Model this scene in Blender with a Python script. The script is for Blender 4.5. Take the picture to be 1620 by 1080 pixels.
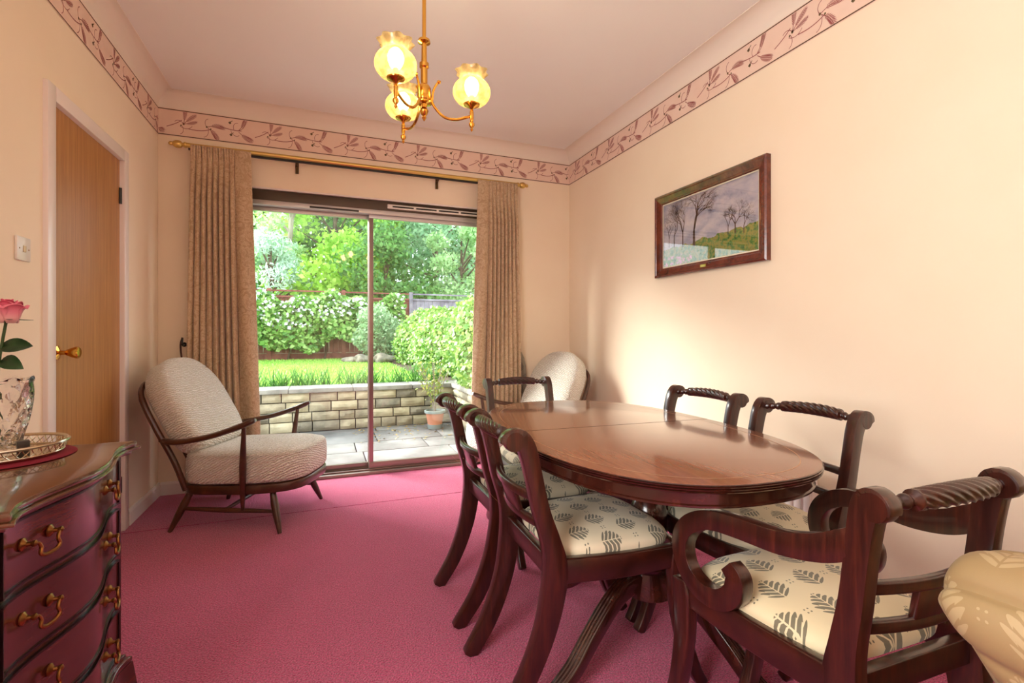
import bpy, bmesh, math, random
import numpy as np
from mathutils import Vector, Matrix
random.seed(7); RNG=np.random.default_rng(7)
S=bpy.context.scene; COL=S.collection
for o in list(bpy.data.objects): bpy.data.objects.remove(o)
PI=math.pi
# ---------------------------------------------------------------- camera, world, sun, lights, exposure
FPX=765.; YAW=math.atan(298/765); HC=1.12; HY=527.
cam=bpy.data.cameras.new('camera'); cam_o=bpy.data.objects.new('camera',cam); COL.objects.link(cam_o)
cam.sensor_width=36; cam.lens=FPX/1620*36; cam.shift_y=-(540-HY)/1620; cam.clip_start=.02; cam.clip_end=200
cam_o.location=(0,0,HC); cam_o.rotation_euler=(PI/2,0,-YAW); S.camera=cam_o
W=bpy.data.worlds.new('sky'); S.world=W; W.use_nodes=True
bg=W.node_tree.nodes['Background']; bg.inputs[0].default_value=(.86,.93,1,1); bg.inputs[1].default_value=3.4
def light(name,kind,loc,direction,**k):
    l=bpy.data.lights.new(name,kind); o=bpy.data.objects.new(name,l); COL.objects.link(o); o.location=loc
    o.rotation_euler=Vector(direction).to_track_quat('-Z','Y').to_euler()
    for a,b in k.items(): setattr(l,a,b)
    return o
light('sun','SUN',(-4,20,20),(.72,-.62,-.50),energy=11.,angle=math.radians(28),color=(1,.96,.9))
light('added_side_fill','AREA',(-1.03,-.05,1.55),(1,-.25,.05),energy=52,shape='RECTANGLE',size=1.25,size_y=1.4,color=(1,.96,.92))  # added fill beside the camera, brightens the room beyond the sliding door's daylight
S.view_settings.view_transform='Standard'; S.view_settings.look='None'; S.view_settings.exposure=.34; S.view_settings.gamma=1
# pixel helpers: a pixel gives a direction, the plane it lies on gives the distance
fw=np.array([math.sin(YAW),math.cos(YAW),0]); rt=np.array([math.cos(YAW),-math.sin(YAW),0]); C0=np.array([0,0,HC])
def ray(x,y): return fw+rt*(x-810)/FPX+np.array([0,0,1.])*(HY-y)/FPX
def onz(x,y,z): r=ray(x,y); return C0+r*(z-HC)/r[2]
def onx(x,y,X): r=ray(x,y); return C0+r*X/r[0]
def ony(x,y,Y): r=ray(x,y); return C0+r*Y/r[1]
L,R,B,REAR=-1.066,2.13,4.0,-2.4
BLO,BHI,CV=2.494,2.685,.095; CEIL=BHI+CV
# ---------------------------------------------------------------- mesh helpers
class MB:
    def __init__(s): s.v=[]; s.f=[]
    def add(s,v,f):
        n=len(s.v); s.v+= [tuple(p) for p in v]; s.f+=[tuple(i+n for i in q) for q in f]; return s
    def box(s,x0,x1,y0,y1,z0,z1):
        return s.add([(x,y,z) for z in (z0,z1) for y in (y0,y1) for x in (x0,x1)],
          [(0,2,3,1),(4,5,7,6),(0,1,5,4),(2,6,7,3),(0,4,6,2),(1,3,7,5)])
    def tube(s,pts,rad,n=10,cap=True,flat=None):
        pts=[Vector(p) for p in pts]; m=len(pts)
        if not hasattr(rad,'__len__'): rad=[rad]*m
        vs=[]; T0=None; U=None
        for i,p in enumerate(pts):
            t=(pts[min(i+1,m-1)]-pts[max(i-1,0)]).normalized()
            if U is None:
                U=t.orthogonal().normalized()
            else: U=(U-t*U.dot(t)).normalized()
            Vv=t.cross(U)
            for k in range(n):
                a=2*PI*k/n; vs.append(p+U*math.cos(a)*rad[i]+Vv*math.sin(a)*rad[i])
        fs=[(i*n+k,i*n+(k+1)%n,(i+1)*n+(k+1)%n,(i+1)*n+k) for i in range(m-1) for k in range(n)]
        if cap: fs+=[tuple(range(n))[::-1],tuple(range((m-1)*n,m*n))]
        return s.add(vs,fs)
    def lathe(s,prof,c=(0,0,0),n=20,fr=None,axis='z',cap=True):
        # prof: (radius, height); fr(k,i,r)->radius
        vs=[]
        for i,(r,h) in enumerate(prof):
            for k in range(n):
                a=2*PI*k/n; rr=fr(a,i,r) if fr else r
                p=(rr*math.cos(a),rr*math.sin(a),h)
                if axis=='x': p=(h,p[0],p[1])
                if axis=='y': p=(p[1],h,p[0])
                vs.append((p[0]+c[0],p[1]+c[1],p[2]+c[2]))
        m=len(prof)
        fs=[(i*n+k,i*n+(k+1)%n,(i+1)*n+(k+1)%n,(i+1)*n+k) for i in range(m-1) for k in range(n)]
        if cap: fs+=[tuple(range(n))[::-1],tuple(range((m-1)*n,m*n))]
        return s.add(vs,fs)
    def extrude(s,poly,axis,a,b,xf=None):
        # polygon in the plane normal to axis, extruded from a to b
        n=len(poly); vs=[]
        for d in (a,b):
            for (p,q) in poly:
                vs.append({'x':(d,p,q),'y':(p,d,q),'z':(p,q,d)}[axis])
        fs=[tuple(range(n))[::-1],tuple(range(n,2*n))]+[(i,(i+1)%n,n+(i+1)%n,n+i) for i in range(n)]
        return s.add(vs,fs)
    def xform(s,fn): s.v=[tuple(fn(*p)) for p in s.v]; return s
    def build(s,name,mat,parent=None,smooth=True,bevel=0,seg=2,angle=35,subsurf=0,weld=False):
        me=bpy.data.meshes.new(name); me.from_pydata(s.v,[],s.f); 
        bm=bmesh.new(); bm.from_mesh(me)
        if weld: bmesh.ops.remove_doubles(bm,verts=bm.verts,dist=1e-5)
        bmesh.ops.recalc_face_normals(bm,faces=bm.faces); 
        if bevel:
            es=[e for e in bm.edges if len(e.link_faces)==2 and e.calc_face_angle(0)>math.radians(40)]
            bmesh.ops.bevel(bm,geom=es,offset=bevel,segments=seg,profile=.5,affect='EDGES',clamp_overlap=True)
        bm.to_mesh(me); bm.free()
        o=link(name,me,mat,parent)
        if smooth:
            me.polygons.foreach_set('use_smooth',[True]*len(me.polygons))
            if angle<180: me.set_sharp_from_angle(angle=math.radians(angle))
        if subsurf:
            m=o.modifiers.new('s','SUBSURF'); m.levels=subsurf; m.render_levels=subsurf
        return o
def link(name,me,mat,parent=None):
    o=bpy.data.objects.new(name,me); COL.objects.link(o)
    if mat: me.materials.append(mat)
    if parent: o.parent=parent
    return o
def tag(o,label,cat=None,group=None,kind=None):
    if label: o['label']=label
    if cat: o['category']=cat
    if group: o['group']=group
    if kind: o['kind']=kind
    return o
def thing(name,label,cat,loc=(0,0,0),rz=0,group=None):
    o=bpy.data.objects.new(name,None); COL.objects.link(o); o.location=loc; o.rotation_euler=(0,0,rz); o.empty_display_size=.1
    return tag(o,label,cat,group)
def dup(root,loc,rz,label=None):
    r=root.copy(); COL.objects.link(r); r.location=loc; r.rotation_euler=(0,0,rz)
    if label: r['label']=label
    for ch in list(root.children):
        c=ch.copy(); COL.objects.link(c); c.parent=r
        for g in list(ch.children):
            d=g.copy(); COL.objects.link(d); d.parent=c
    return r
def struct(o,label=None): o['kind']='structure'; 
def st(o,label=None):
    o['kind']='structure'
    if label: o['label']=label
    return o
def cr(pts,n=6):
    # Catmull-Rom through tuples of any length
    P=[np.array(p,float) for p in pts]; P=[2*P[0]-P[1]]+P+[2*P[-1]-P[-2]]; out=[]
    for i in range(1,len(P)-2):
        for k in range(n):
            t=k/n; a,b,c,d=P[i-1:i+3]
            out.append(.5*((2*b)+(-a+c)*t+(2*a-5*b+4*c-d)*t*t+(-a+3*b-3*c+d)*t**3))
    out.append(P[-2]); return out
def plank(path,th,y0=0,n=6,rounded=True,yfun=None):
    # flat sawn plank: centreline (x,z,halfwidth) in the xz plane, thickness th along y
    q=cr(path,n); Lf=[];Rf=[]
    for i,p in enumerate(q):
        t=q[min(i+1,len(q)-1)]-q[max(i-1,0)]; l=math.hypot(t[0],t[1]) or 1; nx,nz=-t[1]/l,t[0]/l
        Lf.append((p[0]+nx*p[2],p[1]+nz*p[2])); Rf.append((p[0]-nx*p[2],p[1]-nz*p[2]))
    def cap(p,t,sgn):
        l=math.hypot(t[0],t[1]); tx,tz=t[0]/l*sgn,t[1]/l*sgn; nx,nz=-tz,tx
        return [(p[0]+p[2]*(nx*math.cos(a)+tx*math.sin(a)),p[1]+p[2]*(nz*math.cos(a)+tz*math.sin(a))) for a in [PI*k/8 for k in range(1,8)]]
    s=cap(q[0],q[1]-q[0],-1) if rounded else []
    # quads strip rather than one ngon, so that curved outlines stay clean
    m=MB(); k=len(q)
    vs=[]
    for i in range(k):
        for yy in (y0-th/2,y0+th/2):
            vs+= [(Lf[i][0],yy,Lf[i][1]),(Rf[i][0],yy,Rf[i][1])]
    fs=[]
    for i in range(k-1):
        a,b=4*i,4*i+4
        fs+=[(a,a+1,b+1,b),(a+2,b+2,b+3,a+3),(a,b,b+2,a+2),(a+1,a+3,b+3,b+1)]
    fs+=[(0,2,3,1),(4*k-4,4*k-3,4*k-1,4*k-2)]
    m.add(vs,fs)
    if yfun: m.xform(lambda x,y,z:(x,y+yfun(x,z),z))
    return m
# ---------------------------------------------------------------- material helpers
class X:
    """tiny expression wrapper over Math nodes"""
    def __init__(s,nt,sock): s.nt=nt; s.k=sock
    def _m(s,op,*a):
        n=s.nt.nodes.new('ShaderNodeMath'); n.operation=op
        for i,v in enumerate((s,)+a):
            if isinstance(v,X): s.nt.links.new(v.k,n.inputs[i])
            else: n.inputs[i].default_value=v
        return X(s.nt,n.outputs[0])
    def __add__(s,o): return s._m('ADD',o)
    def __sub__(s,o): return s._m('SUBTRACT',o)
    def __mul__(s,o): return s._m('MULTIPLY',o)
    def __truediv__(s,o): return s._m('DIVIDE',o)
    def lt(s,o): return s._m('LESS_THAN',o)
    def gt(s,o): return s._m('GREATER_THAN',o)
    def fl(s): return s._m('FLOOR')
    def fr(s): return s._m('FRACT')
    def ab(s): return s._m('ABSOLUTE')
    def sin(s): return s._m('SINE')
    def mx(s,o): return s._m('MAXIMUM',o)
    def mn(s,o): return s._m('MINIMUM',o)
    def pw(s,o): return s._m('POWER',o)
    def mod2(s): return s._m('MODULO',2.)
def rgb(*c): return tuple((x/12.92 if x<=.04045 else ((x+.055)/1.055)**2.4) for x in [v/255 for v in c])+(1,)
class Mat:
    def __init__(s,name,col=(.5,.5,.5,1),rough=.5,metal=0,spec=.5,coat=0,coat_r=.1,sheen=0):
        s.m=bpy.data.materials.new(name); s.m.use_nodes=True; s.nt=s.m.node_tree; s.b=s.nt.nodes['Principled BSDF']
        i=s.b.inputs; i['Base Color'].default_value=col; i['Roughness'].default_value=rough; i['Metallic'].default_value=metal
        i['Specular IOR Level'].default_value=spec; i['Coat Weight'].default_value=coat; i['Coat Roughness'].default_value=coat_r; i['Sheen Weight'].default_value=sheen
        s._c={}
    def node(s,t,**k):
        n=s.nt.nodes.new(t)
        for a,b in k.items():
            if a.startswith('i_'):
                key=a[2:].replace('_',' ')
                n.inputs[key].default_value=b
            else: setattr(n,a,b)
        return n
    def ln(s,a,b): s.nt.links.new(a,b)
    def coords(s,kind='Object',scale=(1,1,1),rot=(0,0,0)):
        tc=s.node('ShaderNodeTexCoord'); mp=s.node('ShaderNodeMapping'); mp.inputs['Scale'].default_value=scale; mp.inputs['Rotation'].default_value=rot
        s.ln(tc.outputs[kind],mp.inputs[0]); return mp.outputs[0]
    def noise(s,vec,scale=5,detail=4,rough=.5,dist=0):
        n=s.node('ShaderNodeTexNoise'); n.inputs['Scale'].default_value=scale; n.inputs['Detail'].default_value=detail; n.inputs['Roughness'].default_value=rough; n.inputs['Distortion'].default_value=dist
        if vec is not None: s.ln(vec,n.inputs['Vector'])
        return n.outputs[0]
    def ramp(s,fac,stops):
        n=s.node('ShaderNodeValToRGB'); e=n.color_ramp.elements
        while len(e)<len(stops): e.new(.5)
        for k,(p,c) in enumerate(stops): e[k].position=p; e[k].color=c
        s.ln(fac.k if isinstance(fac,X) else fac,n.inputs[0]); return n.outputs[0]
    def mix(s,fac,a,b):
        n=s.node('ShaderNodeMix',data_type='RGBA')
        for v,i in ((fac,0),(a,6),(b,7)):
            if isinstance(v,X): v=v.k
            if isinstance(v,(tuple,float,int)): n.inputs[i].default_value=v
            else: s.ln(v,n.inputs[i])
        return n.outputs[2]
    def color(s,sock): s.ln(sock,s.b.inputs['Base Color']); return s
    def bump(s,h,strength=.3,dist=.01):
        n=s.node('ShaderNodeBump'); n.inputs['Strength'].default_value=strength; n.inputs['Distance'].default_value=dist
        s.ln(h.k if isinstance(h,X) else h,n.inputs['Height']); s.ln(n.outputs[0],s.b.inputs['Normal']); return s
    def xyz(s,vec):
        n=s.node('ShaderNodeSeparateXYZ'); s.ln(vec,n.inputs[0]); return [X(s.nt,o) for o in n.outputs]
def plain(name,col,rough=.5,**k): return Mat(name,col,rough,**k).m
def noisy(name,c1,c2,scale=5,rough=.6,bump=0,bscale=None,bdist=.005,detail=4,stretch=(1,1,1),**k):
    M=Mat(name,c1,rough,**k); v=M.coords(scale=stretch); f=M.noise(v,scale,detail)
    M.color(M.ramp(f,[(.35,c1),(.65,c2)]))
    if bump: M.bump(M.noise(v,bscale or scale,3),bump,bdist)
    return M.m
def wood(name,c1,c2,c3,stretch=(2,30,30),rough=.28,coat=.5,coat_r=.12,kind='Object',spec=.5):
    M=Mat(name,c1,rough,coat=coat,coat_r=coat_r,spec=spec); v=M.coords(kind,stretch); f=M.noise(v,1.6,8,.62,.4); g=M.noise(v,9,3,.6)
    c=M.ramp(f,[(.28,c1),(.5,c2),(.74,c3)]); d=M.ramp(g,[(.38,(.72,.72,.72,1)),(.62,(1,1,1,1))])
    n=M.node('ShaderNodeMix',data_type='RGBA',blend_type='MULTIPLY'); n.inputs[0].default_value=.7; M.ln(c,n.inputs[6]); M.ln(d,n.inputs[7]); M.color(n.outputs[2]); return M.m
def leaf_fabric(name,base,motif,cu=.105,cv=.085,axes=(1,0),kind='Object',rough=.75,sheen=.25,off=(.3,.2),base2=None,pale=0):
    M=Mat(name,base,rough,sheen=sheen); v=M.coords(kind); a=M.xyz(v)
    u=a[axes[0]]/cu+off[0]; w=a[axes[1]]/cv+off[1]
    row=w.fl(); sh=(row._m('MODULO',2.)).ab()*.5; u=u+sh
    fu=u.fr()-.5; fv=w.fr()-.5
    au=fu.ab(); t=(fv+.40)/.80
    env=((t*PI).sin().mx(0.)).pw(.75)*.30*(t*-.45+1.25)
    teeth=((fv*40.+au*-34.).sin()*.5+.5).pw(.5)
    leaf=au.lt(env*(teeth*.5+.55))*t.gt(0.)*t.lt(1.)*au.gt(.014)
    vein=(fv*40.+au*-34.+2.2).sin().lt(.62)
    leaf=leaf*vein.mx(au.gt(.2))
    # little four-dot clusters between the leaves
    u2=(u+.5).fr()-.5; v2=fv
    d1=(u2.ab()-.042)*cu; d2=(v2.ab()-.055)*cv
    dot=(d1*d1+d2*d2).lt((.0022)**2)
    mask=leaf.mx(dot)
    b=base
    if base2:
        b=M.ramp(M.noise(M.coords(kind),4,2),[(.4,base),(.6,base2)])
    M.color(M.mix(mask*.88,b,motif))
    wv=M.coords(kind,(600,600,600)); M.bump(M.noise(wv,1,1),.08,.002)
    return M.m
def glass_mat(name,tint=(1,1,1,1),ior=1.45,boost=1.0,rough=0):
    m=bpy.data.materials.new(name); m.use_nodes=True; nt=m.node_tree; nt.nodes.clear()
    o=nt.nodes.new('ShaderNodeOutputMaterial'); t=nt.nodes.new('ShaderNodeBsdfTransparent'); t.inputs[0].default_value=tint
    g=nt.nodes.new('ShaderNodeBsdfGlossy'); g.inputs['Roughness'].default_value=rough
    lw=nt.nodes.new('ShaderNodeLayerWeight'); lw.inputs[0].default_value=.5; f0=((ior-1)/(ior+1))**2*boost
    q=X(nt,lw.outputs['Facing']).pw(5.)*(1-f0)+f0
    x=nt.nodes.new('ShaderNodeMixShader'); nt.links.new(q.k,x.inputs[0]); nt.links.new(t.outputs[0],x.inputs[1]); nt.links.new(g.outputs[0],x.inputs[2]); nt.links.new(x.outputs[0],o.inputs[0])
    return m
def leaf_mat(name,cols,trans=.45,rough=.5):
    m=bpy.data.materials.new(name); m.use_nodes=True; nt=m.node_tree; nt.nodes.clear(); n=nt.nodes.new
    o=n('ShaderNodeOutputMaterial'); ge=n('ShaderNodeNewGeometry'); r=n('ShaderNodeValToRGB'); e=r.color_ramp.elements
    while len(e)<len(cols): e.new(.5)
    for k,c in enumerate(cols): e[k].position=k/(len(cols)-1); e[k].color=c
    nt.links.new(ge.outputs['Random Per Island'],r.inputs[0])
    p=n('ShaderNodeBsdfPrincipled'); p.inputs['Roughness'].default_value=rough; t=n('ShaderNodeBsdfTranslucent'); x=n('ShaderNodeMixShader'); x.inputs[0].default_value=trans
    nt.links.new(r.outputs[0],p.inputs['Base Color']); nt.links.new(r.outputs[0],t.inputs[0]); nt.links.new(p.outputs[0],x.inputs[1]); nt.links.new(t.outputs[0],x.inputs[2]); nt.links.new(x.outputs[0],o.inputs[0]); return m
def emis(name,col,s):
    m=bpy.data.materials.new(name); m.use_nodes=True; nt=m.node_tree; nt.nodes.clear(); o=nt.nodes.new('ShaderNodeOutputMaterial'); e=nt.nodes.new('ShaderNodeEmission'); e.inputs[0].default_value=col; e.inputs[1].default_value=s; nt.links.new(e.outputs[0],o.inputs[0]); return m
# ---------------------------------------------------------------- materials
WALL=noisy('wall_paint',rgb(247,228,202),rgb(249,231,206),3,.75,.06,160,.002,spec=.25)
CEILM=noisy('ceiling_paint',rgb(245,241,236),rgb(246,243,238),2,.8,spec=.2)
COVE=plain('coving_paint',rgb(242,230,216),.7,spec=.2)
WHITE=plain('white_gloss',rgb(240,228,222),.3)
PLASTIC=plain('white_plastic',rgb(235,228,220),.3)
def carpet(name,c1,c2):
    M=Mat(name,c1,.95,sheen=.35,spec=.1); v=M.coords(); f=M.noise(v,170,3,.7); g=M.noise(v,3.5,3,.6); h=M.noise(v,150,2,.6)
    a=M.ramp(f,[(.35,c1),(.62,c2)]); n=M.node('ShaderNodeMix',data_type='RGBA',blend_type='MULTIPLY'); n.inputs[0].default_value=.35
    M.ln(a,n.inputs[6]); M.ln(M.ramp(g,[(.35,(.78,.78,.8,1)),(.65,(1,1,1,1))]),n.inputs[7]); M.color(n.outputs[2]); M.bump(h,1.,.012); return M.m
CARPET=carpet('carpet_pink',rgb(150,34,76),rgb(230,90,140))
MAHOG=wood('mahogany_dark',rgb(30,12,8),rgb(52,20,13),rgb(78,32,20),(4,40,6))
MAHOGV=wood('mahogany_dark_upright',rgb(32,13,9),rgb(56,22,14),rgb(82,34,21),(40,40,3))
TABLE=wood('mahogany_table',rgb(132,78,54),rgb(144,88,62),rgb(154,98,70),(30,1.2,30),.2,.6,.08)
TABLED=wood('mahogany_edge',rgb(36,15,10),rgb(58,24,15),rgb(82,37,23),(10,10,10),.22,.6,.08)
CHEST=wood('mahogany_chest',rgb(58,22,20),rgb(84,34,28),rgb(108,48,36),(6,3,30),.24,.55,.14)
CHESTTOP=wood('mahogany_chest_top',rgb(66,34,20),rgb(92,52,30),rgb(112,66,40),(8,2,20),.18,.7,.06)
CHDARK=plain('black_bead',rgb(22,10,8),.3)
INLAY=plain('inlay_line',rgb(190,140,95),.3)
BRASSI=plain('brass_inlay',rgb(214,160,52),.35)
BRASS=plain('polished_brass',rgb(214,160,70),.16,metal=1)
BRASSA=plain('antique_brass',rgb(150,104,58),.32,metal=1)
BRASSL=plain('pale_brass_rod',rgb(216,186,110),.3,metal=1)
SEAT=leaf_fabric('seat_fabric',rgb(226,214,184),rgb(92,92,78),.105,.085,(1,0),base2=rgb(220,208,178))
SEATC=leaf_fabric('carver_seat_fabric',rgb(226,208,168),rgb(92,88,70),.115,.095,(1,0))
ARMF=leaf_fabric('armchair_fabric',rgb(150,124,84),rgb(174,150,110),.12,.13,(0,1),'UV',.6,.03)
PANELF=leaf_fabric('panel_fabric',rgb(160,150,132),rgb(96,98,100),.08,.10,(0,2))
def cushion(name,c1,c2):
    M=Mat(name,c1,.85,sheen=.3,spec=.2); v=M.coords(); w=M.node('ShaderNodeTexWave',wave_type='BANDS',bands_direction='Z'); w.inputs['Scale'].default_value=26; w.inputs['Distortion'].default_value=5; w.inputs['Detail'].default_value=2; w.inputs['Detail Scale'].default_value=2.2
    mp=M.coords(scale=(1,1,1),rot=(.35,.5,0)); M.ln(mp,w.inputs['Vector']); M.color(M.ramp(w.outputs[1],[(.2,c1),(.7,c2)])); M.bump(w.outputs[1],.8,.008); return M.m
CUSH=cushion('cushion_weave',rgb(222,214,198),rgb(244,241,232))
ELM=wood('stained_elm',rgb(54,29,18),rgb(78,43,26),rgb(98,56,35),(6,6,6),.32,.3,.2)
DOORW=wood('door_veneer',rgb(164,104,50),rgb(186,128,68),rgb(202,148,86),(30,45,1.1),.38,.25,.3)
def damask():
    M=Mat('curtain_damask',rgb(186,156,122),.62,sheen=.3); v=M.coords(); f=M.noise(v,16,3,.6,2.6); st_=M.ramp(f,[(.42,rgb(178,148,114)),(.5,rgb(206,180,148)),(.58,rgb(186,156,122))]); M.color(st_); M.bump(f,.25,.006); return M.m
DAMASK=damask()
ALU=plain('bronze_aluminium',rgb(150,132,124),.35,metal=.75)
ALUD=plain('dark_bronze_header',rgb(82,68,56),.4,metal=.3)
ALUL=plain('silver_aluminium',rgb(196,192,192),.35,metal=.6)
BLACK=plain('black_metal',rgb(34,28,24),.4)
PANE=glass_mat('door_glass',(.97,.99,.98,1),1.45,1.3)
PICGLASS=glass_mat('picture_glass',(1,1,1,1),1.5,1.5)
BORDER=noisy('border_paper',rgb(240,210,192),rgb(243,215,198),8,.7,spec=.2)
BLINE=plain('border_line',rgb(96,66,44),.6)
BPRINT=plain('border_leaf_print',rgb(160,86,84),.6)
BPRINT2=plain('border_bud_print',rgb(112,92,58),.6)
# ================================================================ SETTING
def box(name,a,mat,parent=None,bevel=0): return MB().box(*a).build(name,mat,parent,smooth=bool(bevel),bevel=bevel)
T=.25
SEAM=3.31
fl=st(box('floor',(L-T,R+T,REAR-T,B+.02,-.14,-.006),plain('underlay',rgb(70,30,45),.9)),'deep pink fitted carpet floor of the dining room')
for a in ((L,R,REAR,SEAM-.004),(L,R,SEAM+.004,B+.02)):
    box('carpet_piece',a+(-.007,0.),CARPET,fl)
st(box('ceiling',(L-T,R+T,REAR-T,B+T,CEIL,CEIL+.15),CEILM))
# window / door openings
WX0,WX1,WZ1=-.66,1.50,2.20
DY0,DY1,DZ=2.583,3.36,2.105
m=MB(); m.box(L-T,WX0,B,B+T,-.14,CEIL); m.box(WX1,R+T,B,B+T,-.14,CEIL); m.box(WX0,WX1,B,B+T,WZ1,CEIL); st(m.build('wall_back',WALL,smooth=False),'cream back wall around the sliding glass door')
SY0,SY1,SZ0,SZ1=-.75,.65,.8,2.3  # opening for the added, unseen side window
m=MB(); m.box(L-T,L,REAR,SY0,-.14,CEIL); m.box(L-T,L,SY1,DY0,-.14,CEIL); m.box(L-T,L,SY0,SY1,-.14,SZ0); m.box(L-T,L,SY0,SY1,SZ1,CEIL); m.box(L-T,L,DY1,B,-.14,CEIL); m.box(L-T,L,DY0,DY1,DZ,CEIL); m.box(L-T,L-.12,DY0,DY1,-.14,DZ); st(m.build('wall_left',WALL,smooth=False),'cream left wall with the wooden door')
st(box('wall_right',(R,R+T,REAR-T,B,-.14,CEIL),WALL),'long cream right wall carrying the framed picture')
st(box('wall_rear',(L-T,R+T,REAR-T,REAR,-.14,CEIL),WALL))
# coving (concave), one run per wall
def coving(name,ax,fixed,a,b,sgn):
    pr=[(0,0)]+[(CV*(1-math.cos(t)),CV*math.sin(t)) for t in [PI/2*k/8 for k in range(9)]]+[(CV+.012,CV-.004),(CV+.012,CV+.01),(0,CV+.01)]
    pr=[(0,0)]+[(CV*(1-math.cos(PI/2*k/8)),CV*math.sin(PI/2*k/8)) for k in range(1,8)]+[(CV,CV-.003),(CV+.01,CV-.003),(CV+.01,CV+.01),(0,CV+.01)]
    m=MB(); poly=[(fixed+sgn*p,BHI+q) for p,q in pr]
    if ax=='y': m.extrude(poly,'y',a,b)
    else: m.extrude(poly,'x',a,b)
    return st(m.build(name,COVE,angle=25))
coving('trim_1','y',L,REAR,B,1); coving('trim_2','y',R,REAR,B,-1); coving('trim_3','x',B,L,R,-1)
for i,o in enumerate((bpy.data.objects['trim_1'],bpy.data.objects['trim_2'],bpy.data.objects['trim_3'])): o['label']='cream concave coving above the '+('left wall','right wall','back wall')[i]
# printed wallpaper border: strip, two dark lines and the leaf print lying on it
def frond(m,x,z,ang,ln,wd,n=9,bend=.6):
    n=12; ln*=1.12; wd*=1.15; px,pz=x,z; a=ang; st_=ln/n
    for k in range(n):
        nx,nz=px+math.cos(a)*st_,pz+math.sin(a)*st_
        w=.0016; ux,uz=-math.sin(a)*w,math.cos(a)*w
        m.append([(px-ux,pz-uz),(nx-ux,nz-uz),(nx+ux,nz+uz),(px+ux,pz+uz)])
        if k>1:
            le=wd*math.sin(PI*(k+.6)/(n+.6))**.7
            for sg in (1,-1):
                b=a+sg*.62; ex,ez=nx+math.cos(b)*le,nz+math.sin(b)*le
                c=b+sg*PI/2; h=le*.085; mx,mz=nx+math.cos(b)*le*.5,nz+math.sin(b)*le*.5
                m.append([(nx,nz),(mx+math.cos(c)*h,mz+math.sin(c)*h),(ex,ez),(mx-math.cos(c)*h,mz-math.sin(c)*h)])
        px,pz=nx,nz; a+=bend/n
def curl(m,x,z,ang,ln,turn,w=.0014):
    px,pz=x,z; n=9
    for k in range(n):
        a=ang+turn*(k/n)**1.3; nx,nz=px+math.cos(a)*ln/n,pz+math.sin(a)*ln/n
        ux,uz=-math.sin(a)*w,math.cos(a)*w
        m.append([(px-ux,pz-uz),(nx-ux,nz-uz),(nx+ux,nz+uz),(px+ux,pz+uz)]); px,pz=nx,nz
def disc(m,x,z,r):
    m.append([(x+r*math.cos(2*PI*k/7),z+r*math.sin(2*PI*k/7)) for k in range(7)])
PA=[];PB=[]
# one repeat, about 0.54 m: lily spray, drooping frond, bud spray
frond(PA,.07,.085,1.35,.085,.022,9,.3); frond(PA,.07,.085,.75,.085,.02,9,-.2); frond(PA,.07,.085,.15,.075,.017,8,.2)
curl(PA,-.03,.06,.35,.10,.3,.002); curl(PA,.07,.085,2.3,.06,1.8); curl(PA,.06,.075,-1.0,.06,-2.); curl(PA,.05,.07,-.5,.08,1.6); disc(PB,.07,.085,.007); disc(PB,.055,.075,.005)
curl(PA,.10,.06,-.1,.13,.5,.002); frond(PA,.215,.085,.35,.095,.024,10,-.7); frond(PA,.215,.08,-.5,.085,.026,9,-.7); curl(PA,.21,.085,2.2,.06,-2.2); curl(PA,.22,.07,-1.5,.06,-1.6); disc(PB,.21,.085,.006); disc(PB,.235,.075,.005)
curl(PA,.29,.10,-.2,.14,.3,.002); frond(PA,.41,.09,.75,.085,.024,9,.7); frond(PA,.41,.08,-.65,.09,.027,9,.4); curl(PA,.38,.09,1.9,.06,-2.4); curl(PA,.36,.085,-1.2,.07,2.); curl(PA,.40,.085,.3,.09,1.5)
for q in ((.355,.128),(.362,.058)): disc(PB,*q,.008); curl(PB,q[0]-.01,q[1],.4,.03,.3,.002)
def border(name,length,place,phase,label):
    h=BHI-BLO; per=.545; ms=MB(); ms.add([place(s,z,.0012) for s,z in ((0,0),(length,0),(length,h),(0,h))],[(0,1,2,3)])
    o=st(ms.build(name,BORDER,smooth=False),label)
    ml=MB()
    for z0,z1 in ((.004,.010),(h-.010,h-.004)): ml.add([place(s,z,.0018) for s,z in ((0,z0),(length,z0),(length,z1),(0,z1))],[(0,1,2,3)])
    ml.build('border_line',BLINE,o,smooth=False)
    for P_,mt,nm in ((PA,BPRINT,'leaf_print'),(PB,BPRINT2,'bud_print')):
        mm=MB()
        k=-1
        while k*per<length+per:
            for poly in P_:
                q=[(phase+k*per+x,h/2+(z-.086)*1.22) for x,z in poly]
                if min(a for a,_ in q)<0 or max(a for a,_ in q)>length: continue
                mm.add([place(s,min(max(z,.012),h-.012),.0017) for s,z in q],[tuple(range(len(q)))])
            k+=1
        mm.build(nm,mt,o,smooth=False)
border('trim_4',B-REAR,lambda s,z,d:(L+d,REAR+s,BLO+z),.12,'pink wallpaper border with trailing leaf print on the left wall')
border('trim_5',R-L,lambda s,z,d:(L+s,B-d,BLO+z),.08,'pink wallpaper border with trailing leaf print on the back wall')
border('trim_6',B-REAR,lambda s,z,d:(R-d,B-s,BLO+z),.05,'pink wallpaper border with trailing leaf print on the right wall')
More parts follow.
